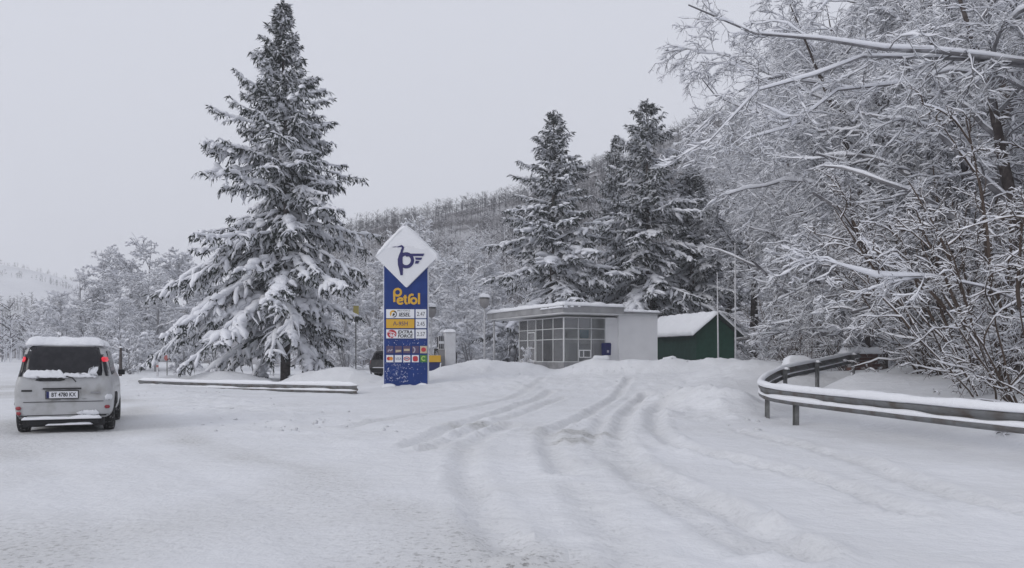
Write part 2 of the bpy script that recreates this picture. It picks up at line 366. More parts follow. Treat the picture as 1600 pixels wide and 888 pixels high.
# loose clods of ploughed snow: one mass
def clods():
    n=800; r=np.random.default_rng(5); pts=[]
    while len(pts)<n:
        k=r.choice(5,p=[.35,.25,.12,.22,.06])
        if k<=1:
            y=r.uniform(15,40); x=np.interp(y,RE_Y,RE_X)+r.normal(2.4,1.1)
        elif k==2: x,y=r.normal(4.6,.9),r.normal(21,2.2)
        elif k==3: x,y=r.uniform(-3,11),r.normal(36,1.0)
        else: x,y=r.uniform(3.6,5.2),r.normal(18.5,1.2)
        pts.append((x,y,r.choice([.015,.022,.03,.045,.07],p=[.32,.32,.2,.12,.04])))
    base=np.array([(0,0,1),(1,0,0),(0,1,0),(-1,0,0),(0,-1,0),(0,0,-1),(.7,.7,.5),(-.7,.7,.4),(-.7,-.7,.5),(.7,-.7,.4)],float)
    V=[];T=[]
    tri=np.array([(0,1,6),(0,6,2),(0,2,7),(0,7,3),(0,3,8),(0,8,4),(0,4,9),(0,9,1),(5,6,1),(5,2,6),(5,7,2),(5,3,7),(5,8,3),(5,4,8),(5,9,4),(5,1,9)])
    for j,(x,y,s) in enumerate(pts):
        V.append(base*s*r.uniform(.6,1.3,(10,1))*r.uniform(.7,1.3,(1,3))+(x,y,gd(x,y)+s*.05)); T.append(tri+j*10)
    o=link('snow_clods',np_mesh('snow_clods',np.vstack(V),tris=np.vstack(T)),[M['clod']])
    tag(o,'small clods of ploughed snow scattered along road edge and banks','snow clods',kind='stuff')
clods()

# ------------------------------------------------------------------ hills
def hill_sheet(name,xs,ys,zf,m,label):
    X,Y=np.meshgrid(xs,ys); Z=zf(X,Y); ny,nx=X.shape
    i=np.arange(ny-1)[:,None]*nx+np.arange(nx-1)[None,:]
    o=link(name,np_mesh(name,np.stack([X.ravel(),Y.ravel(),Z.ravel()],1),np.stack([i,i+1,i+1+nx,i+nx],-1).reshape(-1,4)),[m])
    return tag(o,label,'hill',kind='structure')
HX=[-400,-150,-92,-46,0,28,48,92,160,400]; HZt=[2,3,15,37.5,46.5,56,65,80,88,94]
def hz(x,y):
    h=np.interp(x*230/np.maximum(y,120),HX,HZt)
    return -3+(h+3)*sstep(60,240,y)*(1-.25*sstep(260,420,y))+2.5*fbm(x*.02,y*.02,4,3)
M['hill']=mat('hill_snow',(.42,.42,.44),.95,spec=.05,noise=(.08,(.12,.115,.12),.35,.58))
hill_sheet('wooded_hill',np.linspace(-260,330,100),np.linspace(66,420,60),hz,M['hill'],'steep wooded hillside rising behind the filling station')
def lz(x,y):
    px=800+F*x/y
    top=np.interp(px,[-900,0,60,115,200,330,600],[110,76,70,62,50,30,0])
    return -4+(top+4)*sstep(330,640,y)+3*fbm(x*.01,y*.01,8,3)
M['field']=mat('far_field_snow',(.74,.75,.78),.95,spec=.05,noise=(.02,(.60,.61,.64),.4,.7))
hill_sheet('far_hill',np.linspace(-900,-60,60),np.linspace(300,760,60),lz,M['field'],'distant hill with open snowfields on the left horizon')

# ------------------------------------------------------------------ plants: vectorised growth
Zup=np.array([0,0,1.])
def nrm(v): return v/(np.linalg.norm(v,axis=-1,keepdims=True)+1e-9)
def tangents(Pl):
    T=np.empty_like(Pl); T[:,1:-1]=Pl[:,2:]-Pl[:,:-2]; T[:,0]=Pl[:,1]-Pl[:,0]; T[:,-1]=Pl[:,-1]-Pl[:,-2]
    return nrm(T)
def tubes(Pl,Ra,Rb,sides,phase=0):
    n,k,_=Pl.shape; T=tangents(Pl)
    S=np.cross(T,Zup); bad=np.linalg.norm(S,axis=-1)<.08; S[bad]=np.array([1.,0,0]); S=nrm(S); U=np.cross(S,T)
    a=np.linspace(0,2*math.pi,sides,endpoint=False)+phase
    V=Pl[:,:,None,:]+S[:,:,None,:]*(Ra[:,:,None]*np.cos(a))[...,None]+U[:,:,None,:]*(Rb[:,:,None]*np.sin(a))[...,None]
    b=(np.arange(n)[:,None,None]*k+np.arange(k-1)[None,:,None])*sides; j=np.arange(sides)[None,None,:]; j2=(j+1)%sides
    Q=np.stack([b+j,b+j2,b+sides+j2,b+sides+j],-1).reshape(-1,4)
    return V.reshape(-1,3),Q
class Veg:
    def __init__(s): s.v=[];s.q=[];s.t=[];s.mq=[];s.mt=[];s.n=0
    def quads(s,V,Q,m): s.v.append(V); s.q.append(Q+s.n); s.mq.append(np.full(len(Q),m)); s.n+=len(V)
    def tris(s,V,T,m): s.v.append(V); s.t.append(T+s.n); s.mt.append(np.broadcast_to(m,(len(T),)).astype(int)); s.n+=len(V)
    def tube(s,Pl,Rr,sides,m): s.quads(*tubes(Pl,Rr,Rr,sides),m)
    def snow(s,Pl,Rr,w,h,sides,m,r,lump=.5,vmin=.15):
        T=tangents(Pl); hz_=np.clip(np.sqrt(np.clip(1-T[...,2]**2,0,1))*1.25-.25,vmin*.5,1)
        n,k=Rr.shape; l=1+lump*r.uniform(-1,1,(n,k)); env=np.ones(k); env[-1]=.35
        a=(Rr*.9+w)*hz_*l*env; b=(h)*hz_*l*env
        s.quads(*tubes(Pl+Zup*(Rr+b*.45)[...,None],a,b,sides,math.pi/2 if sides==3 else 0),m)
    def mesh(s,name,smooth=True):
        return np_mesh(name,np.vstack(s.v),np.vstack(s.q) if s.q else None,np.vstack(s.t) if s.t else None,
                       np.concatenate(s.mq) if s.mq else None,np.concatenate(s.mt) if s.mt else None,smooth)
def at(Pl,Rr,idx,t):
    k=Pl.shape[1]; f=t*(k-1); i=np.minimum(f.astype(int),k-2); w=(f-i)[:,None]
    p=Pl[idx,i]*(1-w)+Pl[idx,i+1]*w; r=Rr[idx,i]*(1-w[:,0])+Rr[idx,i+1]*w[:,0]
    return p,nrm(Pl[idx,i+1]-Pl[idx,i]),r
def grow(p,d,L,k,r,wig=.15,grav=0.):
    """curving lines: n starts p, directions d, lengths L, k points"""
    out=[p]; cur=d
    for i in range(k-1):
        g_=grav if np.isscalar(grav) else grav[:,None]
        cur=nrm(cur+r.normal(0,wig,cur.shape)+Zup*g_); out.append(out[-1]+cur*(L/(k-1))[:,None])
    return np.stack(out,1)
def sprout(Pl,Rr,n,t0,t1,ang,lr,k,r,wig,grav,up=0.,rr=.5,rmin=.006,tpow=1.,flat=0.,Lmax=9.):
    N=len(Pl); idx=np.repeat(np.arange(N),n); m=len(idx)
    t=t0+(t1-t0)*r.uniform(0,1,m)**tpow
    p,T,pr=at(Pl,Rr,idx,t)
    q=r.normal(0,1,(m,3)); q[:,2]*=(1-flat); q=nrm(q-(q*T).sum(1,keepdims=True)*T)
    a=np.radians(r.uniform(ang[0],ang[1],m))[:,None]
    d=nrm(T*np.cos(a)+q*np.sin(a)+Zup*up)
    PL=np.linalg.norm(Pl[:,-1]-Pl[:,0],axis=1)[idx]
    L=np.minimum(PL,Lmax/lr[1])*r.uniform(lr[0],lr[1],m)*(1-.45*t)
    C=grow(p,d,L,k,r,wig,grav)
    r0=np.maximum(np.minimum(pr*.75,pr*rr+.002),rmin)
    tap=np.linspace(1,.3,k)
    return C,r0[:,None]*tap[None,:]

def broadleaf(seed,H,spread,n1=11,n2=9,n3=9,n4=7,snow=1.,trunks=1,low=.22,droop=-.10,twr=.009,lean=(0,0),mats=None,limbs=None,tr_r=1.,caps=(2.6,1.15,.55),wig=1.,tilt=.22):
    """a bare, snow-laden tree: returns (trunk mesh, crown mesh)"""
    r=np.random.default_rng(seed); tr=Veg(); cr=Veg()
    a=r.uniform(0,6.28,trunks)
    d=nrm(np.stack([np.cos(a)*tilt*(trunks>1)+lean[0],np.sin(a)*tilt*(trunks>1)+lean[1],np.ones(trunks)],1))
    P0=grow(np.stack([np.cos(a)*.25*(trunks>1),np.sin(a)*.25*(trunks>1),np.full(trunks,-.3)],1),d,np.full(trunks,H)*r.uniform(.8,1,trunks),9,r,.07*wig,.03)
    R0=np.array([1,.9,.8,.68,.56,.42,.28,.15,.05])[None,:]*(H*.014+.03)*tr_r*np.ones((trunks,1))*(1 if trunks==1 else .7)
    R0[:,0]*=1.35
    tr.tube(P0,R0,8,0); tr.snow(P0,R0,.0,.03,5,1,r,.5,.0)
    P1,R1=sprout(P0,R0,n1,low,.97,(35,75),(spread*.55,spread*.9),9,r,.16*wig,droop*.35,.30,.55,.02*tr_r+.008)
    tt=np.stack([at(P0,R0,np.arange(trunks),np.full(trunks,q))[0] for q in np.linspace(.55,.999,9)],1); P1=np.concatenate([P1,tt]); R1=np.concatenate([R1,np.linspace(.03,.008,9)[None,:]*np.ones((trunks,1))])
    if limbs is not None:
        LP=np.stack([resample(smooth_path(l,6),9) for l in limbs]); LP[:,2:]+=r.normal(0,.07,LP[:,2:].shape)
        P1=np.concatenate([P1,LP]); R1=np.concatenate([R1,np.linspace(1,.2,9)[None,:]*np.array([.058,.046,.042,.03,.04])[:len(LP),None]])
    cr.tube(P1,R1,6,0); cr.snow(P1,R1,.012*snow,.055*snow,5,1,r,.6)
    P2,R2=sprout(P1,R1,n2,.12,1.,(25,65),(.35,.60),7,r,.22*wig,droop*.7,.12,.40,.010,Lmax=caps[0])
    cr.tube(P2,R2,4,0); cr.snow(P2,R2,.011*snow,.036*snow,4,1,r,.7)
    P3,R3=sprout(P2,R2,n3,.1,1.,(25,75),(.35,.65),5,r,.27*wig,droop,.05,.55,twr,Lmax=caps[1])
    cr.tube(P3,R3,3,0); cr.snow(P3,R3,.008*snow,.022*snow,3,1,r,.8)
    P4,R4=sprout(P3,R3,n4,.1,1.,(25,75),(.4,.8),3,r,.27*wig,droop,.0,.6,twr*.7,Lmax=caps[2])
    cr.tube(P4,R4,3,0); cr.snow(P4,R4,.008*snow,.022*snow,3,1,r,.8)
    return tr.mesh('trunk'),cr.mesh('crown')
def path_len(p): return np.concatenate([[0],np.cumsum(np.linalg.norm(np.diff(p,axis=0),axis=1))])
def resample(p,n=None,step=None):
    s=path_len(p); n=n or max(2,int(s[-1]/step)+1); q=np.linspace(0,s[-1],n)
    return np.stack([np.interp(q,s,p[:,i]) for i in range(3)],1)
def plant(name,meshes,loc,rz,sc,label,cat='tree',group=None,mats=None,parts=('trunk','crown')):
    mats=mats or [M['bark'],M['tree_snow']]; twm=[M['frosty_twig'] if m is M['bark'] else m for m in mats]
    o=empty(name,loc,rz,label,cat,group); o.scale=(sc if hasattr(sc,'__len__') else (sc,sc,sc))
    for nm,me in zip(parts,meshes):
        if not me.materials:
            for m in (mats if nm==parts[0] else twm): me.materials.append(m)
        c=bpy.data.objects.new(nm,me); COL.objects.link(c); c.parent=o
    return o

def spruce(seed,H,Rm,whorls=27,per=7,bare=.10,long_side=None,snow=1.,tops=1,prof=.85,ntw=15,nbl=9):
    r=np.random.default_rng(seed); tr=Veg(); cr=Veg()
    k=9; zz=np.linspace(-.3,H,k); P0=np.stack([.12*np.sin(zz*.35+seed)*sstep(0,H,zz)*3*.3,.1*np.cos(zz*.3+seed)*sstep(0,H,zz),zz],1)[None]
    R0=np.linspace(1,.05,k)[None,:]*(H*.0135); tr.tube(P0,R0,9,0)
    tops_list=[(0,0,0,H)]
    ps=[];ds=[];Ls=[];tz=[]
    for w in range(whorls):
        f=(w+.5)/whorls; f=bare+(1-bare)*f**.92
        for j in range(per if f<.9 else per-2):
            az=r.uniform(0,6.283); ff=min(.985,f+r.normal(0,.018))
            L=Rm*(1-ff)**prof*r.uniform(.5,1.18)+.30*(1-.8*ff)
            if long_side is not None: L*=1+long_side[1]*max(0,math.cos(az-long_side[0]))*(1-ff)**1.5*1.3
            if ff<bare+.10: L*=r.uniform(.55,1.)
            pitch=R(-20+60*ff**1.6+r.normal(0,8))
            ps.append((np.interp(ff*H,zz,P0[0,:,0]),np.interp(ff*H,zz,P0[0,:,1]),ff*H)); ds.append((math.cos(az)*math.cos(pitch),math.sin(az)*math.cos(pitch),math.sin(pitch))); Ls.append(L); tz.append(ff)
    ps=np.array(ps);ds=np.array(ds);Ls=np.array(Ls);tz=np.array(tz)
    grav=-.14*(1-tz)+.02
    P1=grow(ps,ds,Ls,8,r,.06,grav)
    # tips lift a little
    P1[:,-1,2]+=.06*Ls; P1[:,-2,2]+=.02*Ls
    R1=np.linspace(1,.25,8)[None,:]*(.012+.011*Ls)[:,None]
    cr.tube(P1,R1,4,0)
    heavy=(.50+.90*(1-tz)**.8)*snow*r.uniform(.5,1.35,len(tz))
    lw=np.linspace(.5,1.0,8)
    # twigs in the plane of the branch, hanging
    cnt=np.maximum(5,(ntw*(.30+.70*Ls/Ls.mean()))).astype(int); idx=np.repeat(np.arange(len(P1)),cnt); m=len(idx)
    rank=np.arange(m)-np.repeat(np.cumsum(cnt)-cnt,cnt)
    t=.06+.94*(rank+.5)/cnt[idx]+r.normal(0,.03,m); t=np.clip(t,.04,.99)
    p,T,pr=at(P1,R1,idx,t)
    side=np.where(rank%2==0,1.,-1.)[:,None]
    S=nrm(np.cross(T,Zup))*side
    a=np.radians(r.uniform(25,75,m))[:,None]
    d=nrm(T*np.cos(a)+S*np.sin(a)+Zup*r.normal(-.18,.22,(m,1)))
    L=np.clip(Ls[idx]*.36*(1.10-t)+.16,.16,1.15)*r.uniform(.5,1.25,m)
    P2=grow(p,d,L,5,r,.17,-.16*(1.1-tz[idx]*.8))
    hv=heavy[idx]*r.uniform(.3,1.25,m)
    keep=r.uniform(0,1,m)<np.clip(.22+.66*hv,0,.95)
    w2=(.050+.070*L)*hv; h2=(.042+.034*L)*hv
    def pads(Pl,w,h,sides,lump):
        n_,k_=Pl.shape[:2]; env=np.interp(np.linspace(0,1,k_),[0,.35,.8,1],[.5,1,.9,.25])[None,:]
        l=np.clip(1+lump*r.uniform(-1,.9,(n_,k_)),.12,2); A=w[:,None]*env*l; B=h[:,None]*env*np.sqrt(l)
        cr.quads(*tubes(Pl+Zup*(B*.55)[...,None]+r.normal(0,.012,Pl.shape),A,B,sides),1)
    pads(P2[keep],w2[keep],h2[keep],5,.8)
    P1s=np.stack([at(P1,R1,np.arange(len(P1)),np.full(len(P1),q))[0] for q in np.linspace(.12,.999,22)],1)
    Lc=np.minimum(Ls,2.6); pads(P1s,(.06+.030*Lc)*heavy,(.05+.018*Lc)*heavy,6,1.05)
    # needle sprays: dark blades hanging from twigs and branches
    def blades(Pl,nb,ln,wd,down,tzv,fr0=.13):
        i2=np.repeat(np.arange(len(Pl)),nb); mm=len(i2); tt=r.uniform(.02,1,mm)
        pp,TT,_=at(Pl,np.ones(Pl.shape[:2]),i2,tt)
        S_=nrm(np.cross(TT,Zup))
        dd=nrm(TT*r.uniform(.1,.8,(mm,1))+S_*r.normal(0,.6,(mm,1))+Zup*(down+r.normal(0,.35,(mm,1))))
        ll=r.uniform(ln[0],ln[1],mm)[:,None]; sd=nrm(np.cross(dd,r.normal(0,1,(mm,3))))*r.uniform(wd[0],wd[1],mm)[:,None]
        V=np.stack([pp-sd*.5,pp+dd*ll*.45+sd,pp+dd*ll,pp+dd*ll*.45-sd],1).reshape(-1,3)
        Q=np.arange(mm)[:,None]*4+np.array([0,1,2,3])[None,:]
        u=r.uniform(0,1,mm); fr=np.clip(fr0+.30*tzv[i2],0,.45)
        mi=np.where(u<fr,3,np.where(u<fr+.15,2,0))
        cr.v.append(V); cr.q.append(Q+cr.n); cr.mq.append(mi); cr.n+=len(V)
    blades(P2,nbl,(.14,.40),(.022,.048),-.60,tz[idx])
    blades(P1,34,(.18,.50),(.025,.05),-.75,tz,.02)
    # the leader
    lead=np.array([[[P0[0,-1,0],P0[0,-1,1],H-.6],[P0[0,-1,0],P0[0,-1,1],H-.2],[P0[0,-1,0]+.02,P0[0,-1,1],H+.12]]])
    cr.tube(lead,np.array([[.05,.035,.01]]),5,0); blades(np.repeat(lead,3,0),26,(.1,.28),(.02,.035),.25,np.ones(3))
    return tr.mesh('trunk'),cr.mesh('crown')
SPM=lambda: [M['needle'],M['tree_snow'],M['needle_dry'],M['frost']]

# --- the three large spruces and those half hidden among the right-hand trees
def place_spruce(meshes,px,Yd,rz,sc,label,zoff=0):
    x=GX(px,Yd)
    if not meshes[0].materials: meshes[0].materials.append(M['bark'])
    if not meshes[1].materials:
        for m in SPM(): meshes[1].materials.append(m)
    o=empty('spruce_tree',(x,Yd,gd(x,Yd)+zoff),rz,label,'tree','snow-laden spruces'); o.scale=(sc,sc,sc) if not hasattr(sc,'__len__') else sc
    for nm,me in zip(('trunk','crown'),meshes):
        c=bpy.data.objects.new(nm,me); COL.objects.link(c); c.parent=o
    return o
spA=spruce(11,19.8,7.3,31,8,.135,(math.pi*1.06,.46),1.25,ntw=20,nbl=9,prof=.90)
place_spruce(spA,446,42,0,1,'tall snow-laden spruce standing alone behind the left guardrail')
spB=spruce(23,18.6,5.7,25,7,.08,None,1.4,prof=.76,ntw=15,nbl=9)
place_spruce(spB,864,56,1.0,(1.24,1.24,.96),'spruce with drooping snowy boughs directly behind the glazed kiosk')
spC=spruce(37,19.5,6.0,25,7,.08,(math.pi,.15),1.2,prof=.74,ntw=15,nbl=9)
place_spruce(spC,1012,56,.4,(1.2,1.2,.96),'dark spruce between the kiosk spruce and the bare trees, behind white annexe')
place_spruce(spC,962,61,2.6,(.70,.70,.90),'slim spruce squeezed between the two tall spruces behind the kiosk')
place_spruce(spB,1082,58,3.3,(1.15,1.15,.80),'dark shaded spruce directly behind the green shed')
place_spruce(spB,1385,45,4.3,(.9,.9,.78),'dark spruce half hidden by bare trees beyond the curved guardrail')

# --- bare snow-laden trees on the right
bA=broadleaf(101,14.5,.66,15,9,9,6,1.0,twr=.0075,droop=-.13,caps=(3.2,1.4,.65))
bB=broadleaf(202,13.5,.72,8,9,9,6,1.05,twr=.0075,trunks=2,droop=-.19,caps=(3.2,1.4,.65))
bC=broadleaf(303,15.5,.56,18,8,8,6,1.0,twr=.0075,low=.08,droop=-.14,caps=(3.0,1.4,.65))
big=[(1410,35,bA,.3,1.15,'bare snow-laden tree rising behind the brick wall end'),
     (1245,49,bC,1.2,1.22,'tall bare tree with frosted crown right of the green shed'),
     (1178,60,bB,2.1,1.30,'wide bare tree behind the green shed, its crown against the sky'),
     (1130,66,bA,4.0,1.42,'bare frosted tree left-most of the right-hand wood, behind dark spruce'),
     (1455,26,bB,.9,1.05,'twin-stemmed bare tree behind the rise inside the guardrail bend'),
     (1372,41,bC,3.3,1.45,'tall bare tree deep in the wood above the brick wall'),
     (1500,33,bA,5.0,1.40,'tall bare tree deep in the wood above the near guardrail'),
     (1560,21,bC,2.0,1.05,'dark bare tree on the slope behind the near guardrail'),
     (1625,27,bB,4.2,1.35,'bare tree at the right edge of the picture, behind the slope'),
     (1330,44,bB,5.3,.95,'spreading bare tree between the shed trees and the brick wall'),
     (1310,55,bA,.7,1.50,'bare tree far back between the shed trees and the deep wood'),
     (1440,52,bB,1.9,1.65,'bare tree far back in the middle of the right-hand wood'),
     (1478,24.5,bA,3.9,.95,'bare tree leaning over the snowy rise'),
     (1580,42,bC,.2,1.65,'tall bare tree far back near the right edge'),
     (1490,22,bC,4.4,.95,'slender bare tree standing among the slope bushes'),
     (1355,29,bC,5.6,.95,'slender bare tree rising between brick wall and the rise'),
     (1530,27,bB,3.0,1.1,'twin-stemmed bare tree behind the slope bushes'),
     (1460,40,bA,2.2,1.25,'bare tree behind the twin-stemmed trees, mid wood'),
     (1275,46,bA,3.1,1.15,'bare tree between the two shed-side trees'),
     (1400,47,bB,4.6,1.35,'wide bare tree behind the brick wall trees'),
     (1545,36,bB,.5,1.3,'wide bare tree behind the dark slope tree'),
     (1640,34,bA,1.4,1.35,'bare tree mostly outside the right edge, far back'),
     (1600,17,bA,2.7,.80,'small bare tree above the near guardrail at the right edge'),
     (1215,62,bC,2.9,1.55,'tall pale bare tree far back, crown showing above the shed trees')]
for px,Yd,ms,rz,sc,lab in big:
    x=GX(px,Yd); plant('bare_tree',ms,(x,Yd,gd(x,Yd)),rz,sc,lab,'tree','bare snow-laden trees of the right-hand wood')
# the near tree whose limbs hang into the picture: its trunk stands right of the frame
ox,oy=12.6,15.0; oz=gd(ox,oy)
def lp(px,py,Yd): p=P(px,py,Yd); return (p[0]-ox,p[1]-oy,p[2]-oz)
limbs=[[(0,0,5.2),lp(1600,97,15),lp(1500,88,14.8),lp(1415,72,14.5),lp(1330,70,14.2),lp(1230,64,14),lp(1140,44,13.8),lp(1085,8,13.6)],
       [(0,0,5.2),lp(1600,100,15.1),lp(1500,92,15),lp(1400,74,14.6),lp(1300,100,14.4),lp(1230,128,14.2),lp(1160,168,14),lp(1108,215,13.8)],
       [(0,0,4.3),lp(1620,150,16),lp(1540,125,15.8),lp(1450,132,15.6),lp(1350,136,15.5),lp(1290,160,15.4),lp(1230,190,15.3),lp(1150,215,15.2)],
       [(0,0,2.2),lp(1640,470,14),lp(1580,458,13.8),lp(1500,448,13.6),lp(1430,430,13.4),lp(1380,425,13.3),lp(1330,412,13.2),lp(1290,405,13.1)],
       [(0,0,6.8),lp(1640,30,15),lp(1560,-20,14.8),lp(1480,-40,14.6),lp(1400,-30,14.5),lp(1320,10,14.4),lp(1240,-10,14.3),lp(1190,-30,14.2)]]
bD=broadleaf(404,10.5,.5,5,17,8,5,.75,low=.5,twr=.006,limbs=limbs,caps=(2.0,.9,.42))
plant('bare_tree',bD,(ox,oy,oz),0,1,'near bare tree reaching long snowy limbs in from the right edge','tree','bare snow-laden trees of the right-hand wood')

# --- brown thicket behind the near guardrail
thk=broadleaf(505,4.2,.5,4,5,4,4,.36,trunks=10,low=.04,droop=-.10,twr=.006,tr_r=.30,caps=(1.2,.7,.35),wig=1.3,tilt=.55)
TM=[M['brown_twig'],M['tree_snow']]
for px,Yd,rz,sc,lab in [(1530,16.5,0,1.0,'brown leafless thicket bush at the foot of the slope'),
                        (1560,14.5,2.,.95,'brown leafless thicket bush close behind the near guardrail'),
                        (1545,18.5,1.2,1.35,'taller brown thicket bush behind the others on the slope'),
                        (1625,13.5,4.1,1.1,'brown thicket bush cut by the right edge above the guardrail'),
                        (1470,22,5.,1.3,'snow-dusted bush at the back of the snowy rise'),
                        (1340,31,3.,1.1,'grey twiggy bush behind the snowy brick wall'),
                        (1258,37,2.6,1.15,'grey twiggy bush between green shed and curved guardrail'),
                        (1205,46,.8,1.2,'grey twiggy bush beside the right wall of the green shed'),
                        (1510,20,2.9,1.5,'tall dense brown bush in the middle of the slope'),
                        (1590,17,.4,1.5,'tall dense brown bush near the right edge of the slope'),
                        (1480,19.5,1.1,.9,'thin brown bush left-most of the slope bushes')]:
    x=GX(px,Yd); plant('bush',thk,(x,Yd,gd(x,Yd)),rz,sc,lab,'bush','leafless bushes',TM,('stem','twigs'))

# --- frosted trees farther back
fA=broadleaf(606,11,.55,13,8,8,5,2.3,low=.10,twr=.016,droop=-.05)
fB=broadleaf(707,10,.72,6,8,8,5,2.5,trunks=2,low=.08,twr=.016,droop=-.13)
fS=broadleaf(808,3.6,.75,4,6,6,4,1.7,trunks=4,low=.05,twr=.012,droop=-.14)
FM=[M['rimed_twig'],M['tree_snow']]
n_=0
for px,Yd,py,ms,lab in [(92,82,452,fB,'frosted tree left-most of the row, above the white car roof'),
                    (132,74,408,fA,'frosted tree above the right rear of the white car'),
                    (172,78,372,fA,'tall frosted tree third from the left behind the road'),
                    (222,72,356,fA,'tallest frosted tree left of the lone spruce'),
                    (268,76,372,fB,'frosted tree showing just left of the lone spruce crown'),
                    (150,64,470,fB,'low frosted tree between white car and lone spruce'),
                    (205,60,450,fB,'rounded frosted tree behind the left end of the guardrail'),
                    (330,70,400,fA,'frosted tree behind the lower left boughs of the lone spruce'),
                    (520,72,400,fB,'frosted tree behind the lower right boughs of the lone spruce'),
                    (595,74,385,fB,'frosted tree between lone spruce and price sign'),
                    (655,82,322,fA,'tall frosted tree rising right behind the white diamond sign'),
                    (700,70,385,fB,'frosted tree right of the price sign behind the fuel pump'),
                    (742,78,362,fA,'frosted tree above the left lamp post'),
                    (785,66,420,fB,'frosted tree touching the kiosk canopy from behind'),
                    (112,68,440,fB,'frosted tree just right of the white car roof, in front of the row'),
                    (245,66,408,fA,'frosted tree in front of the tallest frosted tree, left of the spruce'),
                    (190,68,405,fB,'broad frosted tree in the middle of the left row'),
                    (60,95,480,fA,'faint frosted tree farthest left above the white car'),
                    (725,58,455,fB,'low frosted tree between fuel pump and kiosk')]:
    x=GX(px,Yd); z=gd(x,Yd); hgt=EYE+(HZ-py)*Yd/F-z; sc=hgt/(11.2 if ms is fA else 10.3); n_+=1
    plant('frosted_tree',ms,(x,Yd,z),n_*1.7,(sc*1.05,sc*1.05,sc),lab,'tree','frosted trees in the background',FM)
for px,Yd,sc,lab in [(690,53,1.1,'snowy shrub just behind the fuel pump'),(738,51,1.0,'snowy shrub at the foot of the left lamp post'),
                     (792,54,1.25,'snowy shrub under the kiosk canopy seen past its edge'),(585,52,1.1,'snowy shrub behind the grey parked car'),
                     (545,50,1.0,'snowy shrub right of the lone spruce trunk'),(495,53,1.0,'snowy shrub behind the right-hand snow drift'),
                     (400,54,1.1,'snowy shrub behind the white pipe frame'),(345,51,.9,'snowy shrub behind the left snow drift'),
                     (290,52,.9,'snowy shrub behind the small red sign'),(195,55,1.0,'snowy shrub past the left end of the guardrail'),
                     (640,58,1.6,'tall snowy shrub hidden mostly by the price sign')]:
    x=GX(px,Yd); n_+=1
    plant('shrub',fS,(x,Yd,gd(x,Yd)),n_*2.1,sc,lab,'shrub','snowy shrubs behind the forecourt',FM,('stem','twigs'))

# --- far woods: one mass each
def far_wood(name,label,pts,hts,frac_white,seed,mats,thin=1.):
    r=np.random.default_rng(seed); V=[];T=[];Mi=[];n=0
    temps=[]
    for s in range(5):
        b=[((0,0,0),(r.normal(0,.02),0,1.),.012*thin)]
        for j in range(19):
            z=r.uniform(.18,.95); a=r.uniform(0,6.28); L=r.uniform(.12,.34)*(1.15-z*.6); e=r.uniform(.2,.9)
            b.append(((0,0,z),(math.cos(a)*L,math.sin(a)*L,z+L*e),.008*thin))
            for q in range(2):
                a2=a+r.normal(0,.9); w=r.uniform(.3,.9); l2=L*.5
                b.append(((math.cos(a)*L*w,math.sin(a)*L*w,z+L*e*w),(math.cos(a)*L*w+math.cos(a2)*l2,math.sin(a)*L*w+math.sin(a2)*l2,z+L*e*w+l2*r.uniform(.2,.8)),.006*thin))
        v=[]
        for p,q,w in b:
            p=np.array(p);q=np.array(q); sd=nrm(np.cross(q-p,r.normal(0,1,3)))*w
            v += [p-sd,p+sd,q]
        temps.append(np.array(v))
    wm=r.uniform(0,1,len(pts))
    for k in range(5):
        sel=np.arange(k,len(pts),5); Pp=pts[sel]; H=hts[sel]; t=temps[k]
        a=r.uniform(0,6.28,len(sel)); c,s_=np.cos(a)[:,None],np.sin(a)[:,None]
        x=t[None,:,0]*c-t[None,:,1]*s_; y=t[None,:,0]*s_+t[None,:,1]*c
        vv=np.stack([x,y,np.broadcast_to(t[None,:,2],x.shape)],-1)*H[:,None,None]+Pp[:,None,:]
        m=len(t)//3; white=r.uniform(0,1,(len(sel),m))<frac_white[sel][:,None]
        V.append(vv.reshape(-1,3)); T.append(np.arange(len(sel)*m*3).reshape(-1,3)+n); Mi.append(white.ravel().astype(int)); n+=len(sel)*m*3
    o=link(name,np_mesh(name,np.vstack(V),tris=np.vstack(T),mt=np.concatenate(Mi),smooth=False),mats)
    return tag(o,label,'woodland',kind='stuff')
r_=np.random.default_rng(3)
n=4000; yy=75+178*r_.uniform(0,1,n)**.6; pxs=r_.uniform(420,1330,n); xx=(pxs-800)*yy/F
pts=np.stack([xx,yy,hz(xx,yy)],1); hts=r_.uniform(3.6,8,n)*(1-.42*sstep(110,190,yy))
far_wood('hillside_wood','grey leafless woodland covering the hillside behind the station',pts,hts,np.clip(.75-.70*sstep(8,36,pts[:,2]),.05,.75),1,[M['far_twig'],M['frost']],1.15)
n=900; yy=110+190*r_.uniform(0,1,n); pxs=r_.uniform(-40,330,n); xx=(pxs-800)*yy/F
pts=np.stack([xx,yy,np.maximum(gz(xx,yy),np.where(yy>300,lz(xx,yy),0))],1)
far_wood('valley_wood','pale frosted woodland in the valley beyond the road',pts,r_.uniform(5,9,n),np.full(n,.6),2,[M['far_twig'],M['frost']],1.6)
n=1150; pxs=r_.uniform(-60,330,n); row=r_.choice(6,n,p=[.22,.22,.20,.16,.10,.10])
yy=np.choose(row,[370,400,430,462,545,636])+r_.normal(0,[16,16,15,10,3,3],(n,6))[np.arange(n),row]+pxs*.04; xx=(pxs-800)*yy/F
pts=np.stack([xx,yy,lz(xx,yy)],1)
far_wood('far_hill_wood','bands of distant trees between snowfields on the left hill',pts,np.where(row>3,r_.uniform(3,5.5,n),r_.uniform(6,10,n)),np.full(n,.12),4,[M['far_twig'],M['frost']],2.2)

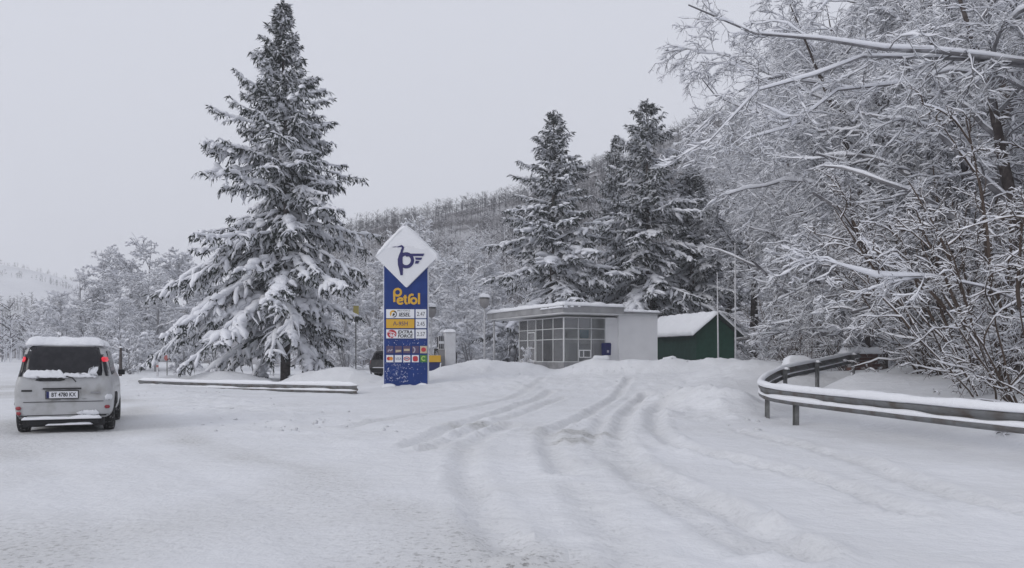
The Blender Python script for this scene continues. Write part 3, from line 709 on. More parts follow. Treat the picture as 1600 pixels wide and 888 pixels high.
# ------------------------------------------------------------------ snow lying on things
def snow_slab(w,l,h,nx=14,ny=14,seed=0,lump=.35,soft=.18,sag=0.0,zf=None):
    """a pillow of snow w x l, h deep, closed underneath; origin at its middle, underside at z=0"""
    xs=np.linspace(-w/2,w/2,nx); ys=np.linspace(-l/2,l/2,ny); X,Y=np.meshgrid(xs,ys)
    ex=np.minimum(X+w/2,w/2-X)/max(soft,1e-3); ey=np.minimum(Y+l/2,l/2-Y)/max(soft,1e-3)
    e=np.clip(np.minimum(ex,ey),0,1); e=np.sqrt(1-(1-e)**2)
    T=h*(.22+.78*e)*(1+lump*2*fbm(X*2.3+seed*3.1,Y*2.3+seed,seed+3,3))
    jx=.5*soft*fbm(X*4+seed,Y*4,seed+9,2); X2=X+jx*(e<.9); Y2=Y+.5*soft*fbm(X*4,Y*4+seed,seed+19,2)*(e<.9)
    zb=np.zeros_like(X) if zf is None else zf(X,Y)
    n=nx*ny; top=np.stack([X2.ravel(),Y2.ravel(),(zb+T-sag*(1-e)).ravel()],1); bot=np.stack([X2.ravel(),Y2.ravel(),(zb-.002-sag*(1-e)).ravel()],1)
    i=(np.arange(ny-1)[:,None]*nx+np.arange(nx-1)[None,:]).reshape(-1)
    qt=np.stack([i,i+1,i+1+nx,i+nx],-1); qb=np.stack([i,i+nx,i+1+nx,i+1],-1)+n
    loop=np.concatenate([np.arange(nx),np.arange(2*nx-1,ny*nx,nx),np.arange(ny*nx-2,(ny-1)*nx-1,-1),np.arange((ny-2)*nx,0,-nx)])
    l2=np.roll(loop,-1); qs=np.stack([loop,loop+n,l2+n,l2],-1)
    return np_mesh('snow',np.vstack([top,bot]),np.vstack([qt,qb,qs]))
def snow_on(parent,w,l,h,loc,rz=0,name='snow',**k):
    return link(name,snow_slab(w,l,h,**k),[M['snow']],parent,loc,rz)
def text_mesh(body,size,extrude=.002,shear=0,bold=0,spacing=1.):
    c=bpy.data.curves.new('lettering','FONT'); c.body=body; c.size=size; c.extrude=extrude; c.shear=shear; c.offset=bold
    c.align_x='CENTER'; c.align_y='CENTER'; c.space_character=spacing; c.resolution_u=3
    o=bpy.data.objects.new('lettering',c); COL.objects.link(o)
    dg=bpy.context.evaluated_depsgraph_get(); me=bpy.data.meshes.new_from_object(o.evaluated_get(dg))
    bpy.data.objects.remove(o); bpy.data.curves.remove(c)
    return me
def lettering(body,size,m,parent,loc,name='lettering',sx=1.,**k):
    o=link(name,text_mesh(body,size,**k),[m],parent,loc); o.rotation_euler=(R(90),0,0); o.scale=(sx,1,1); return o
def stroke(mb,pts,w,y0,y1,closed=False,m=0):
    """a flat band along 2-D points (x,z)"""
    p=np.array(pts,float); n=len(p)
    t=np.empty_like(p)
    for i in range(n):
        a=p[(i-1)%n] if (closed or i>0) else p[i]; b=p[(i+1)%n] if (closed or i<n-1) else p[i]
        t[i]=(b-a)/(np.linalg.norm(b-a)+1e-9)
    ww=np.broadcast_to(np.asarray(w,float),(n,))
    nn=np.stack([-t[:,1],t[:,0]],1)*ww[:,None]/2; A=p+nn; B=p-nn
    for i in range(n if closed else n-1):
        j=(i+1)%n; mb.prism([tuple(B[i]),tuple(B[j]),tuple(A[j]),tuple(A[i])],y0,y1,m)
def arc(cx,cz,r,a0,a1,n=14,ry=None):
    return [(cx+r*math.cos(R(a)),cz+(ry or r)*math.sin(R(a))) for a in np.linspace(a0,a1,n)]
def rrect(x0,x1,z0,z1,r,n=4):
    out=[]
    for cx,cz,a in ((x1-r,z1-r,0),(x0+r,z1-r,90),(x0+r,z0+r,180),(x1-r,z0+r,270)): out += arc(cx,cz,r,a,a+90,n)
    return out[::-1]

# ------------------------------------------------------------------ guardrails
WPROF=[(.0,.155),(.035,.15),(.08,.115),(.08,.065),(.02,.02),(.02,-.02),(.08,-.065),(.08,-.115),(.035,-.15),(.0,-.155)]
def sweep(path,prof,closed,side=1):
    path=np.array(path,float); k=len(path); T=np.gradient(path,axis=0); T[:,2]=0; T=nrm(T)
    Nn=np.stack([T[:,1],-T[:,0],np.zeros(k)],1)*side; prof=np.array(prof,float); m=len(prof)
    V=path[:,None,:]+Nn[:,None,:]*prof[None,:,0:1]+Zup[None,None,:]*prof[None,:,1:2]
    i=np.arange(k-1)[:,None]*m; j=np.arange(m if closed else m-1)[None,:]; j2=(j+1)%m
    Q=np.stack([i+j,i+m+j,i+m+j2,i+j2],-1).reshape(-1,4)
    return V.reshape(-1,3),Q
def guardrail(name,pts,side,posts,label,snow_h,seed,valley=True,beam=4.0,end_cap=True):
    """pts: top edge of the metal; side: which way the waves bulge"""
    p=resample(smooth_path(pts,10),step=.12); r=np.random.default_rng(seed)
    mid=p.copy(); mid[:,2]-=.155
    base=mid[len(mid)//2]; root=empty(name,(base[0],base[1],gd(base[0],base[1])),0,label,'guardrail','steel guardrails')
    org=np.array(root.location)
    s=path_len(mid); L=s[-1]; nb=max(1,int(round(L/beam)))
    prof=[(a,b) for a,b in WPROF]+[(a-.012,b*.985) for a,b in WPROF[::-1]]
    for k in range(nb):
        a,b=L*k/nb,L*(k+1)/nb; sel=(s>=a-.15)&(s<=b+.15); off=np.array([0,0,.002*(k%2)])
        V,Q=sweep(mid[sel]-org+off,[(x+.004*(k%2),z) for x,z in prof],True,side); link('beam',np_mesh('beam',V,Q),[M['steel']],root)
    # snow on the top edge
    n=len(mid); l=1+.5*fbm(np.arange(n)*.09,np.zeros(n)+seed,seed,3)*2+.25*fbm(np.arange(n)*.5,np.zeros(n)+seed,seed+5,2)
    ring=[(math.cos(a),math.sin(a)) for a in np.linspace(0,2*math.pi,10,endpoint=False)]
    def snowrope(c,wid,hgt,nm):
        T=nrm(np.gradient(c,axis=0)); Nn=np.stack([T[:,1],-T[:,0],np.zeros(len(c))],1)
        V=np.stack([c+Nn*(wid*x)[:,None]+Zup*(hgt*(z if z>0 else z*.25))[:,None] for x,z in ring],1)
        m=len(ring); i=np.arange(len(c)-1)[:,None]*m; j=np.arange(m)[None,:]; j2=(j+1)%m
        Q=np.stack([i+j,i+j2,i+m+j2,i+m+j],-1).reshape(-1,4)
        link(nm,np_mesh(nm,V.reshape(-1,3),Q),[M['snow']],root)
    T=nrm(np.gradient(mid,axis=0)); N0=np.stack([T[:,1],-T[:,0],np.zeros(n)],1)*side
    env=np.minimum(1,np.minimum(np.arange(n),np.arange(n)[::-1])/4.+.15)
    sh=snow_h(mid) if callable(snow_h) else np.full(n,snow_h)
    snowrope(mid-org+Zup*.158+N0*.035,.085*(.75+.25*l)*env,sh*l*env,'snow')
    if valley:
        l2=np.clip(1+.9*fbm(np.arange(n)*.12,np.zeros(n)+seed,seed+31,3)*2,.15,1.6)
        snowrope(mid-org+Zup*(-.052)+N0*.050,.042*np.sqrt(l2)*env,.062*l2*env,'snow')
    for f in posts:
        i=min(n-1,max(0,int(f*(n-1)))); c=mid[i]-org; ang=math.atan2(T[i,1],T[i,0])
        zb=gd(mid[i][0],mid[i][1])-org[2]-.5
        mb=MB(); mb.box(-.06,.06,-.012,0,zb-c[2],.13); mb.box(-.06,-.05,-.012,.07,zb-c[2],.13); mb.box(.05,.06,-.012,.07,zb-c[2],.13)
        off=-N0[i]*.085
        mb.build('post',M['post_steel'],root,tuple(c+off),ang if side<0 else ang+math.pi)
        mb=MB(); mb.box(-.04,.04,-.02,.09,-.06,.06); mb.build('spacer_block',M['post_steel'],root,tuple(c+off+N0[i]*.0),ang if side<0 else ang+math.pi)
        if f>.5 or not valley:
            link('snow',snow_slab(.17,.14,.06,6,6,i,soft=.06),[M['snow']],root,tuple(c+off+Zup*.131),ang)
    return root
near_pts=[(11.5,3.2,.66),(9.3,6.6,.66),(8.0,8.8,.665),(7.0,10.9,.675),(6.35,13.8,.70),(5.86,16.6,.73),(5.70,17.9,.78),(5.92,18.9,.87),(6.6,20.3,1.02),(7.6,21.9,1.17),(9.4,24,1.36),(11.8,27,1.62)]
guardrail('guardrail',near_pts,-1,(.18,.318,.545,.60,.735,.83,.96),'steel guardrail curving round at the right, thick snow on top',
          lambda m: .13-.05*sstep(17,21,m[:,1]),3)
LX=[P(218,594,38),P(330,598,35.6),P(450,600.5,32.8),P(560,602.5,30)]
guardrail('guardrail',[(x,y,z) for x,y,z in LX],1,(.25,.5,.82,.97),'long low steel guardrail beside the road under the lone spruce',.13,9)

# ------------------------------------------------------------------ price sign
SY=33.0; SS=F/SY
sx0=GX(634,SY); sz0=EYE-(605-HZ)*SY/F
sign=empty('price_sign',(sx0,SY,sz0),0,'tall blue price pylon with white diamond top and snowy cap','sign')
def S(px,py): return ((px-634)/SS,(605-py)/SS)
hw=34/SS
MB().box(-hw,hw,0,.34,-.5,S(0,404)[1]).build('pylon',M['blue'],sign,bevel=.02)
MB().box(hw-.0,hw+.03,.03,.31,-.5,S(0,420)[1]).build('side_trim',M['panel'],sign)
MB().box(-hw-.03,-hw,.03,.31,-.5,S(0,420)[1]).build('side_trim',M['panel'],sign)
for pz in (480.5,531.5,570.5): MB().box(-hw+.01,hw-.01,-.004,.02,S(0,pz)[1]-.006,S(0,pz)[1]+.006).build('panel_seam',M['navy'],sign)
# diamond board
c=S(635.5,401); hd=49.5/SS
def diamond(h,rad):
    pts=[]
    for a in (0,90,180,270):
        v=(c[0]+h*math.cos(R(a)),c[1]+h*math.sin(R(a))); cx=c[0]+(h-rad*1.414)*math.cos(R(a)); cz=c[1]+(h-rad*1.414)*math.sin(R(a))
        pts += arc(cx,cz,rad,a-45,a+45,5)
    return pts[::-1]
dia=MB(); dia.prism(diamond(hd,.07),-.10,.42); dob=dia.build('diamond_board',M['panel'],sign,bevel=.015)
# snow plastered along the upper edges and over the upper face
def rope(pts,rad,seed,m='snow',parent=sign,y=.16,ry=.30):
    p=resample(np.array([(a,y,b) for a,b in pts],float),step=.05); n=len(p)
    l=1+.8*fbm(np.arange(n)*.16,np.zeros(n)+seed,seed,3); env=np.minimum(1,np.minimum(np.arange(n),np.arange(n)[::-1])/4.+.2)
    T=nrm(np.gradient(p,axis=0)); U=np.stack([-T[:,2],np.zeros(n),T[:,0]],1)
    ring=[(math.cos(a),math.sin(a)) for a in np.linspace(0,2*math.pi,10,endpoint=False)]
    V=np.stack([p+np.array([0,1.,0])*(ry*x*(.93+.07*l))[:,None]+U*(rad*l*env*zz)[:,None] for x,zz in ring],1)
    k=len(ring); i=np.arange(n-1)[:,None]*k; j=np.arange(k)[None,:]; j2=(j+1)%k
    link('snow',np_mesh('snow',V.reshape(-1,3),np.stack([i+j,i+j2,i+k+j2,i+k+j],-1).reshape(-1,4)),[M['snow']],parent)
rope([S(588,401),S(598,391),S(612,376),S(624,362),S(632,357),S(640,361),S(655,375),S(672,391),S(681,400),S(684,409)],.135,4)
# crusted snow over the upper half of the face
def crust():
    xs=np.linspace(-hd,hd,46); zs=np.linspace(-hd*.25,hd,36); X_,Z_=np.meshgrid(xs,zs)
    ins=(np.abs(X_)+np.abs(Z_)<hd*.985); t=.028*np.clip((Z_/hd-.18)*2.2+1.0*fbm(X_*5,Z_*5,6,3),0,1.1)
    V=np.stack([(X_+c[0]).ravel(),(-.098-t).ravel(),(Z_+c[1]).ravel()],1); nx=len(xs)
    i=(np.arange(len(zs)-1)[:,None]*nx+np.arange(nx-1)[None,:])
    ok=(ins[:-1,:-1]&ins[1:,1:]&ins[1:,:-1]&ins[:-1,1:])&(np.maximum(t[:-1,:-1],t[1:,1:])>.004)
    Q=np.stack([i,i+1,i+1+nx,i+nx],-1)[ok]; link('snow',np_mesh('snow',V,Q),[M['snow']],dob)
crust()
# heron-and-letter emblem
em=MB(); ya,yb=-.118,-.099
def E(px,py): return S(580+px/6.342,340+py/6.342)
ring=[E(350+62*math.cos(a),428-64*math.sin(a)) for a in np.linspace(0,2*math.pi,22,endpoint=False)]
stroke(em,ring,33/6.342/SS,ya,yb,True)
body=[E(305,575),E(300,520),E(292,470),E(290,420),E(298,380),E(306,345),E(308,320)]
stroke(em,body,[.10,.15,.20,.20,.16,.10,.08],ya-.003,yb)
stroke(em,[E(312,330),E(318,300),E(305,286),E(285,292),E(262,296)],[.08,.10,.08,.05,.03],ya-.005,yb)
stroke(em,[E(256,294),E(215,297)],[.03,.012],ya-.005,yb)
em.prism([E(330,362),E(530,362),E(518,386),E(420,386),E(350,392)][::-1],ya-.006,yb)
em.prism([E(438,400),E(508,402),E(497,424),E(444,422)][::-1],ya-.006,yb)
em.prism([E(444,432),E(482,434),E(468,460),E(436,460)][::-1],ya-.006,yb)
eo=em.build('emblem',M['navy'],dob)
# brand lettering
le=MB(); w_=.088; y1=-.001
def Q_(px,py): return S(580+px/6.342,340+py/6.342)
def circ(mb,cx,cy,r,ya,n=18,a0=0,a1=360,w=w_):
    pts=[Q_(cx+r*math.cos(R(a)),cy-r*math.sin(R(a))) for a in np.linspace(a0,a1,n,endpoint=(a1-a0<360))]
    stroke(mb,pts,w,ya,y1,a1-a0>=360)
circ(le,262,742,34,-.020); stroke(le,[Q_(228,735),Q_(230,838)],w_,-.018,y1)
circ(le,290,828,28,-.024,16,20,330); stroke(le,[Q_(266,828),Q_(318,820)],w_*.7,-.026,y1)
stroke(le,[Q_(338,768),Q_(338,838),Q_(346,852),Q_(360,852)],w_,-.022,y1); stroke(le,[Q_(318,792),Q_(356,792)],w_*.8,-.028,y1)
stroke(le,[Q_(376,856),Q_(376,792),Q_(384,772),Q_(402,764),Q_(420,770)],w_,-.030,y1)
circ(le,422,826,27,-.020); stroke(le,[Q_(474,750),Q_(474,860)],w_,-.022,y1)
le.build('lettering',M['yellow'],sign)
# price boards
def board(x0,x1,y0,y1,m,nm='price_panel',parent=sign):
    a=S(x0,y1); b=S(x1,y0); return MB().box(a[0],b[0],-.025,-.001,a[1],b[1]).build(nm,M[m],parent,bevel=.006)
def txt(t,px,py,hpx,m,parent,sx=1.,y=-.027,**k):
    q=S(px,py); return lettering(t,hpx/SS*1.38,M[m],parent,(q[0],y,q[1]),sx=sx,**k)
rows=[(483.5,497.5,'panel'),(499,513,'yellow'),(515,529,'panel')]
B=[]
for (y0,y1_,m),price in zip(rows,('2.47','2.45','2.57')):
    B.append(board(603.5,647.5,y0,y1_,m)); pb=board(649.5,666.3,y0,y1_,'panel'); txt(price,657.8,(y0+y1_)/2+.6,6.6,'ink',pb,.82)
txt('IESEL',632,492.2,6.0,'ink',B[0],1.0,shear=.2,bold=.006); txt('PRO FORCE',631,486.0,2.6,'ink',B[0],1.05)
dd=MB(); dd.prism([S(614.5+5.4*math.cos(a),490.5+5.6*math.sin(a)) for a in np.linspace(0,2*math.pi,18,endpoint=False)],-.029,-.024); dd.build('roundel',M['yellow'],B[0])
dd=MB(); dd.prism([S(616+4.2*math.cos(a),491+5.4*math.sin(a)) for a in np.linspace(-1.4,1.9,12)]+[S(612.5,493)],-.033,-.028); dd.build('roundel',M['ink'],B[0])
txt('D',614.6,492.2,7.0,'panel',B[0],1.05,y=-.035,shear=.2,bold=.008)
txt('А-95Н',626,506.2,6.2,'plum',B[1],1.0,bold=.003)
dd=MB(); dd.prism([S(612.5+7.4*math.cos(a),522+6.6*math.sin(a)) for a in np.linspace(0,2*math.pi,20,endpoint=False)],-.029,-.024); dd.build('roundel',M['red'],B[2])
dd=MB(); stroke(dd,[S(605.5,518.8),S(611,519.2),S(616,520.6),S(619.4,523.5)],[.03,.035,.03,.01],-.033,-.028); dd.build('roundel_stripe',M['panel'],B[2])
txt('96',613.2,525,6.6,'panel',B[2],1.0,y=-.034,bold=.006)
txt('EXTRA',633,519.3,5.0,'ink',B[2],1.08,shear=.15,bold=.006); txt('FORCE',633,525.5,5.0,'ink',B[2],1.08,shear=.15,bold=.006)
# accepted-card stickers
cols=[603.7,616.9,630.2,643.6,656.5]; cw=11.0
for i_,x0 in enumerate(cols):
    k=board(x0,x0+cw,540.8,552.3,'tan' if i_==4 else 'plum','card_sticker'); cxp=x0+cw/2; mb=MB()
    if i_==0: stroke(mb,[S(cxp-3,549.5),S(cxp-1,546.5),S(cxp+1,548.5),S(cxp+4,546)],.05,-.029,-.024)
    if i_==1: mb.prism([S(cxp-4,547),S(cxp+4.5,547),S(cxp+4.5,549.5),S(cxp-4,551)],-.029,-.024)
    if i_==2: mb.prism([S(cxp-4.5,545.4),S(cxp+4.5,545.4),S(cxp+4.5,548.6),S(cxp-4.5,548.6)],-.029,-.024)
    if i_==3: stroke(mb,[S(cxp-4+3.6*math.sin(a)*.9,547+4.2*math.cos(a)) for a in np.linspace(.1,3.0,9)],.05,-.029,-.024)
    if i_==4: mb.prism([S(cxp+3.8*math.cos(a),546.5+3.6*math.sin(a)) for a in np.linspace(0,6.283,14,endpoint=False)],-.029,-.024)
    mb.build('print',M['red' if i_==4 else 'tan' if i_ in (1,2) else 'lilac'],k)
    k=board(x0,x0+cw,555.0,566.3,'green_c' if i_==4 else 'panel','card_sticker'); mb=MB()
    disc=lambda x,y,rx,ry: [S(x+rx*math.cos(a),y+ry*math.sin(a)) for a in np.linspace(0,6.283,14,endpoint=False)]
    if i_==0:
        mb.prism(disc(cxp-1.6,560.6,3,3),-.029,-.024); mb.build('print',M['red'],k); mb=MB(); mb.prism(disc(cxp+2,560.6,3,3),-.032,-.024); mb.build('print',M['orange'],k)
    elif i_==1: txt('VISA',cxp,561,4.2,'navy',k,.85,shear=.2)
    elif i_==2: stroke(mb,disc(cxp,560.6,4.3,2.6),.035,-.029,-.024,True); mb.build('print',M['red'],k); MB().box(S(cxp-2.6,0)[0],S(cxp+2.6,0)[0],-.03,-.026,S(0,561.3)[1],S(0,560)[1]).build('print',M['navy'],k)
    elif i_==3: mb.prism(rrect(*[S(cxp-4,0)[0],S(cxp+4,0)[0],S(0,565)[1],S(0,556.6)[1]],.07),-.029,-.024); mb.build('print',M['red'],k)
    else: stroke(mb,[S(cxp+3*math.cos(a),560.4-3.2*math.sin(a)) for a in np.linspace(.6,5.6,12)],.05,-.029,-.024); mb.build('print',M['pale_green'],k)
# snow crumbs stuck to the blue face, drifts at the foot
def crumbs():
    r=np.random.default_rng(8); V=[];T=[];n=0
    for q in range(230):
        if r.uniform()<.75: x=r.uniform(-.85,.1) if r.uniform()<.75 else r.uniform(-.85,.85); z=r.uniform(.2,1.05)
        else: x=r.uniform(-.85,.8); z=r.uniform(1.65,2.0)
        s=r.choice([.007,.011,.016,.024],p=[.4,.35,.2,.05])
        if 1.02<z<1.72: continue
        b=np.array([(0,-1.2,0),(1,0,.1),(.4,0,.9),(-.6,0,.8),(-1,0,-.1),(-.5,0,-.8),(.6,0,-.7)])*s*r.uniform(.6,1.3,(7,1))+(x,-.001,z)
        V.append(b); T.append(np.array([(0,1,2),(0,2,3),(0,3,4),(0,4,5),(0,5,6),(0,6,1)])+n); n+=7
    o=link('stuck_snow',np_mesh('stuck_snow',np.vstack(V),tris=np.vstack(T)),[M['snow']],sign); o['kind']='stuff'
crumbs()
snow_on(sign,.55,.5,.16,(-.66,-.12,-.03),seed=2,soft=.2); snow_on(sign,.4,.45,.22,(.74,-.10,-.03),seed=5,soft=.18)

# ------------------------------------------------------------------ cars
def car_body(name,stations,levels,slant,mats,parent,subd=2):
    """stations: (y, top z, width factor, lift); levels: (half width, z) from sill to roof edge"""
    rings=[]
    for (y,zt,wf,lift) in stations:
        pts=[(0,levels[0][1]+lift)]
        for w,z in levels:
            zz=min(z,zt-.02*(1 if z<zt else 0))+ (lift if z<.4 else 0); 
            ww=w if z<=zt else np.interp(zt,[l[1] for l in levels],[l[0] for l in levels])*(1-.25*(z-zt)/.7)
            if z>zt: zz=zt-.015+.01*(z-zt)
            pts.append((ww*wf,zz))
        pts.append((0,zt+.015)); 
        full=pts+[(-x,z) for x,z in pts[-2:0:-1]]
        rings.append([(x,y+slant(z)*np.interp(y,[0,1.2],[1,0]),z) for x,z in full])
    m=len(rings[0]); vs=[p for r in rings for p in r]; k=len(rings)
    fs=[(i*m+j,(i+1)*m+j,(i+1)*m+(j+1)%m,i*m+(j+1)%m) for i in range(k-1) for j in range(m)]
    h=m//2
    for base,flip in ((0,False),((k-1)*m,True)):
        for a in range(h):
            q=[base+a,base+a+1,base+(m-a-1)%m,base+(m-a)%m]
            q=list(dict.fromkeys(q)); fs.append(tuple(q[::-1] if flip else q))
    mb=MB(); mb.add(vs,fs); o=mb.build(name,mats,parent,smooth=True)
    s=o.modifiers.new('subd','SUBSURF'); s.levels=subd; s.render_levels=subd
    return o
def surf_patch(name,poly,ysurf,off,m,parent,n=10,th=.012,smooth=True):
    """a panel following the rear face: poly is (x,z) rows top..bottom as (z, xleft, xright)"""
    rows=poly; V=[];Q=[]; nr=len(rows)
    for z,xl,xr in rows:
        for t in np.linspace(0,1,n): x=xl+(xr-xl)*t; V.append((x,ysurf(x,z)-off,z))
    for z,xl,xr in rows:
        for t in np.linspace(0,1,n): x=xl+(xr-xl)*t; V.append((x,ysurf(x,z)-off+th,z))
    N_=nr*n
    for i in range(nr-1):
        for j in range(n-1):
            a=i*n+j; Q.append((a,a+n,a+n+1,a+1)); Q.append((a+N_,a+1+N_,a+n+1+N_,a+n+N_))
    edge=[j for j in range(n)]+[i*n+n-1 for i in range(1,nr)]+[(nr-1)*n+j for j in range(n-2,-1,-1)]+[i*n for i in range(nr-2,0,-1)]
    for a,b in zip(edge,edge[1:]+edge[:1]): Q.append((a,b,b+N_,a+N_))
    mb=MB(); mb.add(V,Q); return mb.build(name,m,parent,smooth=smooth)
from mathutils.bvhtree import BVHTree
from mathutils import Vector
def caster(o,fallback):
    bpy.context.view_layer.update(); bvh=BVHTree.FromObject(o,bpy.context.evaluated_depsgraph_get())
    def f(x,z):
        for k in (1,.985,.97,.95,.92,.88,.84):
            h=bvh.ray_cast(Vector((x*k,-3,z)),Vector((0,1,0)))
            if h[0] is not None and h[0].y<.9: return h[0].y+ (1-k)*abs(x)*1.5+.03
        return fallback(x,z)
    return f
def wheel(parent,x,y,r=.34,w=.22):
    s=1 if x>0 else -1; mb=MB(); n=24
    prof=[(0,-.5*w),(r*.62,-.5*w),(r*.80,-.5*w),(r*.95,-.42*w),(r,-.25*w),(r,.25*w),(r*.95,.42*w),(r*.80,.5*w),(r*.62,.5*w)]
    vs=[(b,a*math.cos(2*math.pi*i/n),a*math.sin(2*math.pi*i/n)) for i in range(n) for a,b in prof[1:]]; k=len(prof)-1
    fs=[(i*k+j,((i+1)%n)*k+j,((i+1)%n)*k+j+1,i*k+j+1) for i in range(n) for j in range(k-1)]
    root=mb.add(vs,fs).build('wheel',M['rubber'],parent,(x,y,r),smooth=True)
    rm=MB(); rim=[(s*w*.40,r*.63),(s*w*.30,r*.56),(s*w*.22,r*.2),(s*w*.32,r*.10),(s*w*.32,0.001)]
    vs=[(a,b*math.cos(2*math.pi*i/n),b*math.sin(2*math.pi*i/n)) for i in range(n) for a,b in rim]; k=len(rim)
    fs=[(i*k+j,i*k+j+1,((i+1)%n)*k+j+1,((i+1)%n)*k+j) for i in range(n) for j in range(k-1)]
    rm.add(vs,fs).build('rim',M['rim'],root,smooth=True)
    for q in range(5):
        a=2*math.pi*q/5; MB().box(min(s*w*.26,s*w*.38),max(s*w*.26,s*w*.38),-.035,.035,.04,r*.58).build('spoke',M['rim'],root).rotation_euler=(a,0,0)
    return root

CY=15.0; cxw=GX(99,CY)
suv=empty('car',(cxw,CY,gd(cxw,CY)-.03),R(24),'white snow-covered people carrier driving away along the road, tail lights lit','car')
suv.scale=(.96,1,1.06)
sl=lambda z: .02*max(0,(.9-z))*-1+max(0,z-.95)*.30+ (max(0,z-1.45)*.9)
lv=[(.70,.24),(.84,.30),(.875,.50),(.88,.72),(.865,.93),(.80,1.06),(.755,1.30),(.71,1.50),(.60,1.60)]
st=[(.02,1.60,.90,.04),(.10,1.62,.965,.02),(.45,1.65,1.0,0),(1.3,1.68,1.0,0),(2.2,1.66,1.0,0),(2.65,1.50,1.0,0),(3.25,1.08,1.0,0),(3.9,1.0,.98,0),(4.25,.86,.92,.02),(4.38,.70,.80,.06)]
body=car_body('body',st,lv,sl,M['paint'],suv)
ys=caster(body,lambda x,z: .045+sl(z)+.16*(abs(x)/.86)**4+.02)
win=surf_patch('rear_window',[(1.565,-.54,.54),(1.54,-.605,.605),(1.40,-.645,.645),(1.25,-.665,.665),(1.12,-.675,.675),(1.04,-.665,.665)],ys,.050,M['dark_glass'],suv,14)
def sn(rows,off,th,seed,parent=suv,n=18,nm='snow'):
    o=surf_patch(nm,rows,ys,off,M['snow'],parent,n,th)
    r=np.random.default_rng(seed)
    for v in o.data.vertices: v.co.y-=abs(r.normal(0,.008)); v.co.z+=r.normal(0,.008)
    return o
sn([(1.135,-.62,-.05),(1.10,-.66,-.02),(1.06,-.68,.02),(1.03,-.68,.05),(1.005,-.60,.05)],.075,.03,1)
sn([(1.085,.02,.36),(1.06,.0,.50),(1.035,-.02,.55),(1.01,.0,.60)],.072,.03,2)
sn([(1.19,.50,.60),(1.15,.44,.60),(1.09,.42,.57),(1.04,.46,.60)],.075,.03,3)
MB().tube([(.05,-.02,1.03),(.16,-.03,1.0),(.22,-.02,.93)],.012,6).build('wiper',M['black'],suv)
surf_patch('handle_trim',[(1.000,-.36,-.08),(.985,-.46,.02),(.962,-.48,.02),(.945,-.40,-.06)],ys,.045,M['black'],suv)
surf_patch('tailgate_seam',[(.585,-.68,.70),(.575,-.68,.70)],ys,.040,M['black'],suv,12)
surf_patch('tailgate_seam',[(.352,-.62,.64),(.340,-.62,.64)],ys,.040,M['black'],suv,12)
for s in (-1,1): surf_patch('tailgate_seam',[(1.0,s*.70-.006,s*.70+.006),(.70,s*.705-.006,s*.705+.006),(.36,s*.66-.006,s*.66+.006)],ys,.030,M['black'],suv,3)
rec=surf_patch('plate_recess',[(.81,-.36,.36),(.79,-.40,.40),(.63,-.40,.40),(.60,-.36,.36)],ys,.030,M['paint'],suv)
pl=MB().box(-.27,.27,-.012,0,-.06,.06).build('number_plate',M['panel'],suv,(-.02,ys(0,.7)-.05,.705),bevel=.004)
MB().box(-.285,.285,-.006,.01,-.075,.075).build('plate_frame',M['black'],pl)
MB().box(-.268,-.222,-.015,-.011,-.058,.058).build('plate_band',M['bin_blue'],pl)
lettering('BT 4780 KX',.100,M['ink'],pl,(.024,-.0125,-.002),sx=.82,bold=.0025)
MB().box(-.33,.33,-.03,.0,.0,.025).build('plate_lamp_bar',M['black'],suv,(-.02,ys(0,.8)-.03,.80),bevel=.006)
for x,z,t in ((-.62,.78,'badge'),(.56,.735,'badge')): MB().box(-.09,.09,-.008,0,-.016,.016).build(t,M['black' if x<0 else 'rim'],suv,(x,ys(x,z)-.045,z),bevel=.006)
for s in (-1,1):
    surf_patch('tail_lamp_cluster',[(1.42,s*.665-.03,s*.665+.045),(1.30,s*.705-.035,s*.705+.045),(1.12,s*.735-.03,s*.735+.045),(1.03,s*.755-.02,s*.755+.04)],ys,.045,M['dark_glass'],suv,5)
    surf_patch('tail_lamp',[(1.375,s*.70-.030,s*.70+.035),(1.35,s*.70-.048,s*.70+.050),(1.31,s*.71-.048,s*.71+.050),(1.285,s*.71-.030,s*.71+.035)],ys,.062,M['lamp_red'],suv,6,.02)
    for z in ((.475,.385) if s<0 else (.475,)):
        surf_patch('bumper_lamp',[(z+.03,s*.765-.03,s*.765+.03),(z,s*.765-.052,s*.765+.052),(z-.03,s*.765-.03,s*.765+.03)],ys,.055,M['lamp_dull'],suv,6,.02)
    surf_patch('bumper_slot',[(.345,s*.72-.10,s*.72+.10),(.315,s*.72-.11,s*.72+.10)],ys,.05,M['black'],suv,6)
    for y in (.80,3.35): wheel(suv,s*.76,y)
    MB().tube([(s*.79,.62,.30),(s*.885,.60,.52),(s*.89,.80,.70),(s*.885,1.02,.52),(s*.79,1.04,.30)],.03,6).build('wheel_arch',M['black'],suv,smooth=True)
    mir=MB(); mir.box(-.07,.07,-.05,.05,-.05,.06); mo=mir.build('mirror',M['black'],suv,(s*.93,2.5,1.06),bevel=.02)
    # side windows
    sw=MB(); q=[(.62,1.04),(2.55,1.05),(2.25,1.42),(1.95,1.50),(.78,1.48)]
    f=lambda z: np.interp(z,[.93,1.06,1.30,1.50],[.865,.80,.755,.71])+.006
    vs=[(s*f(z),y,z) for y,z in q]+[(s*(f(z)-.03),y,z) for y,z in q]; nq=len(q)
    sw.add(vs,[tuple(range(nq)),tuple(range(2*nq-1,nq-1,-1))]+[(i,(i+1)%nq,(i+1)%nq+nq,i+nq) for i in range(nq)]); sw.build('side_window',M['dark_glass'],suv)
MB().box(-.70,.70,.12,4.0,.14,.30).build('underside',M['black'],suv)
MB().box(-.62,.62,.02,.16,.18,.27).build('bumper_lower_trim',M['black'],suv,bevel=.02)
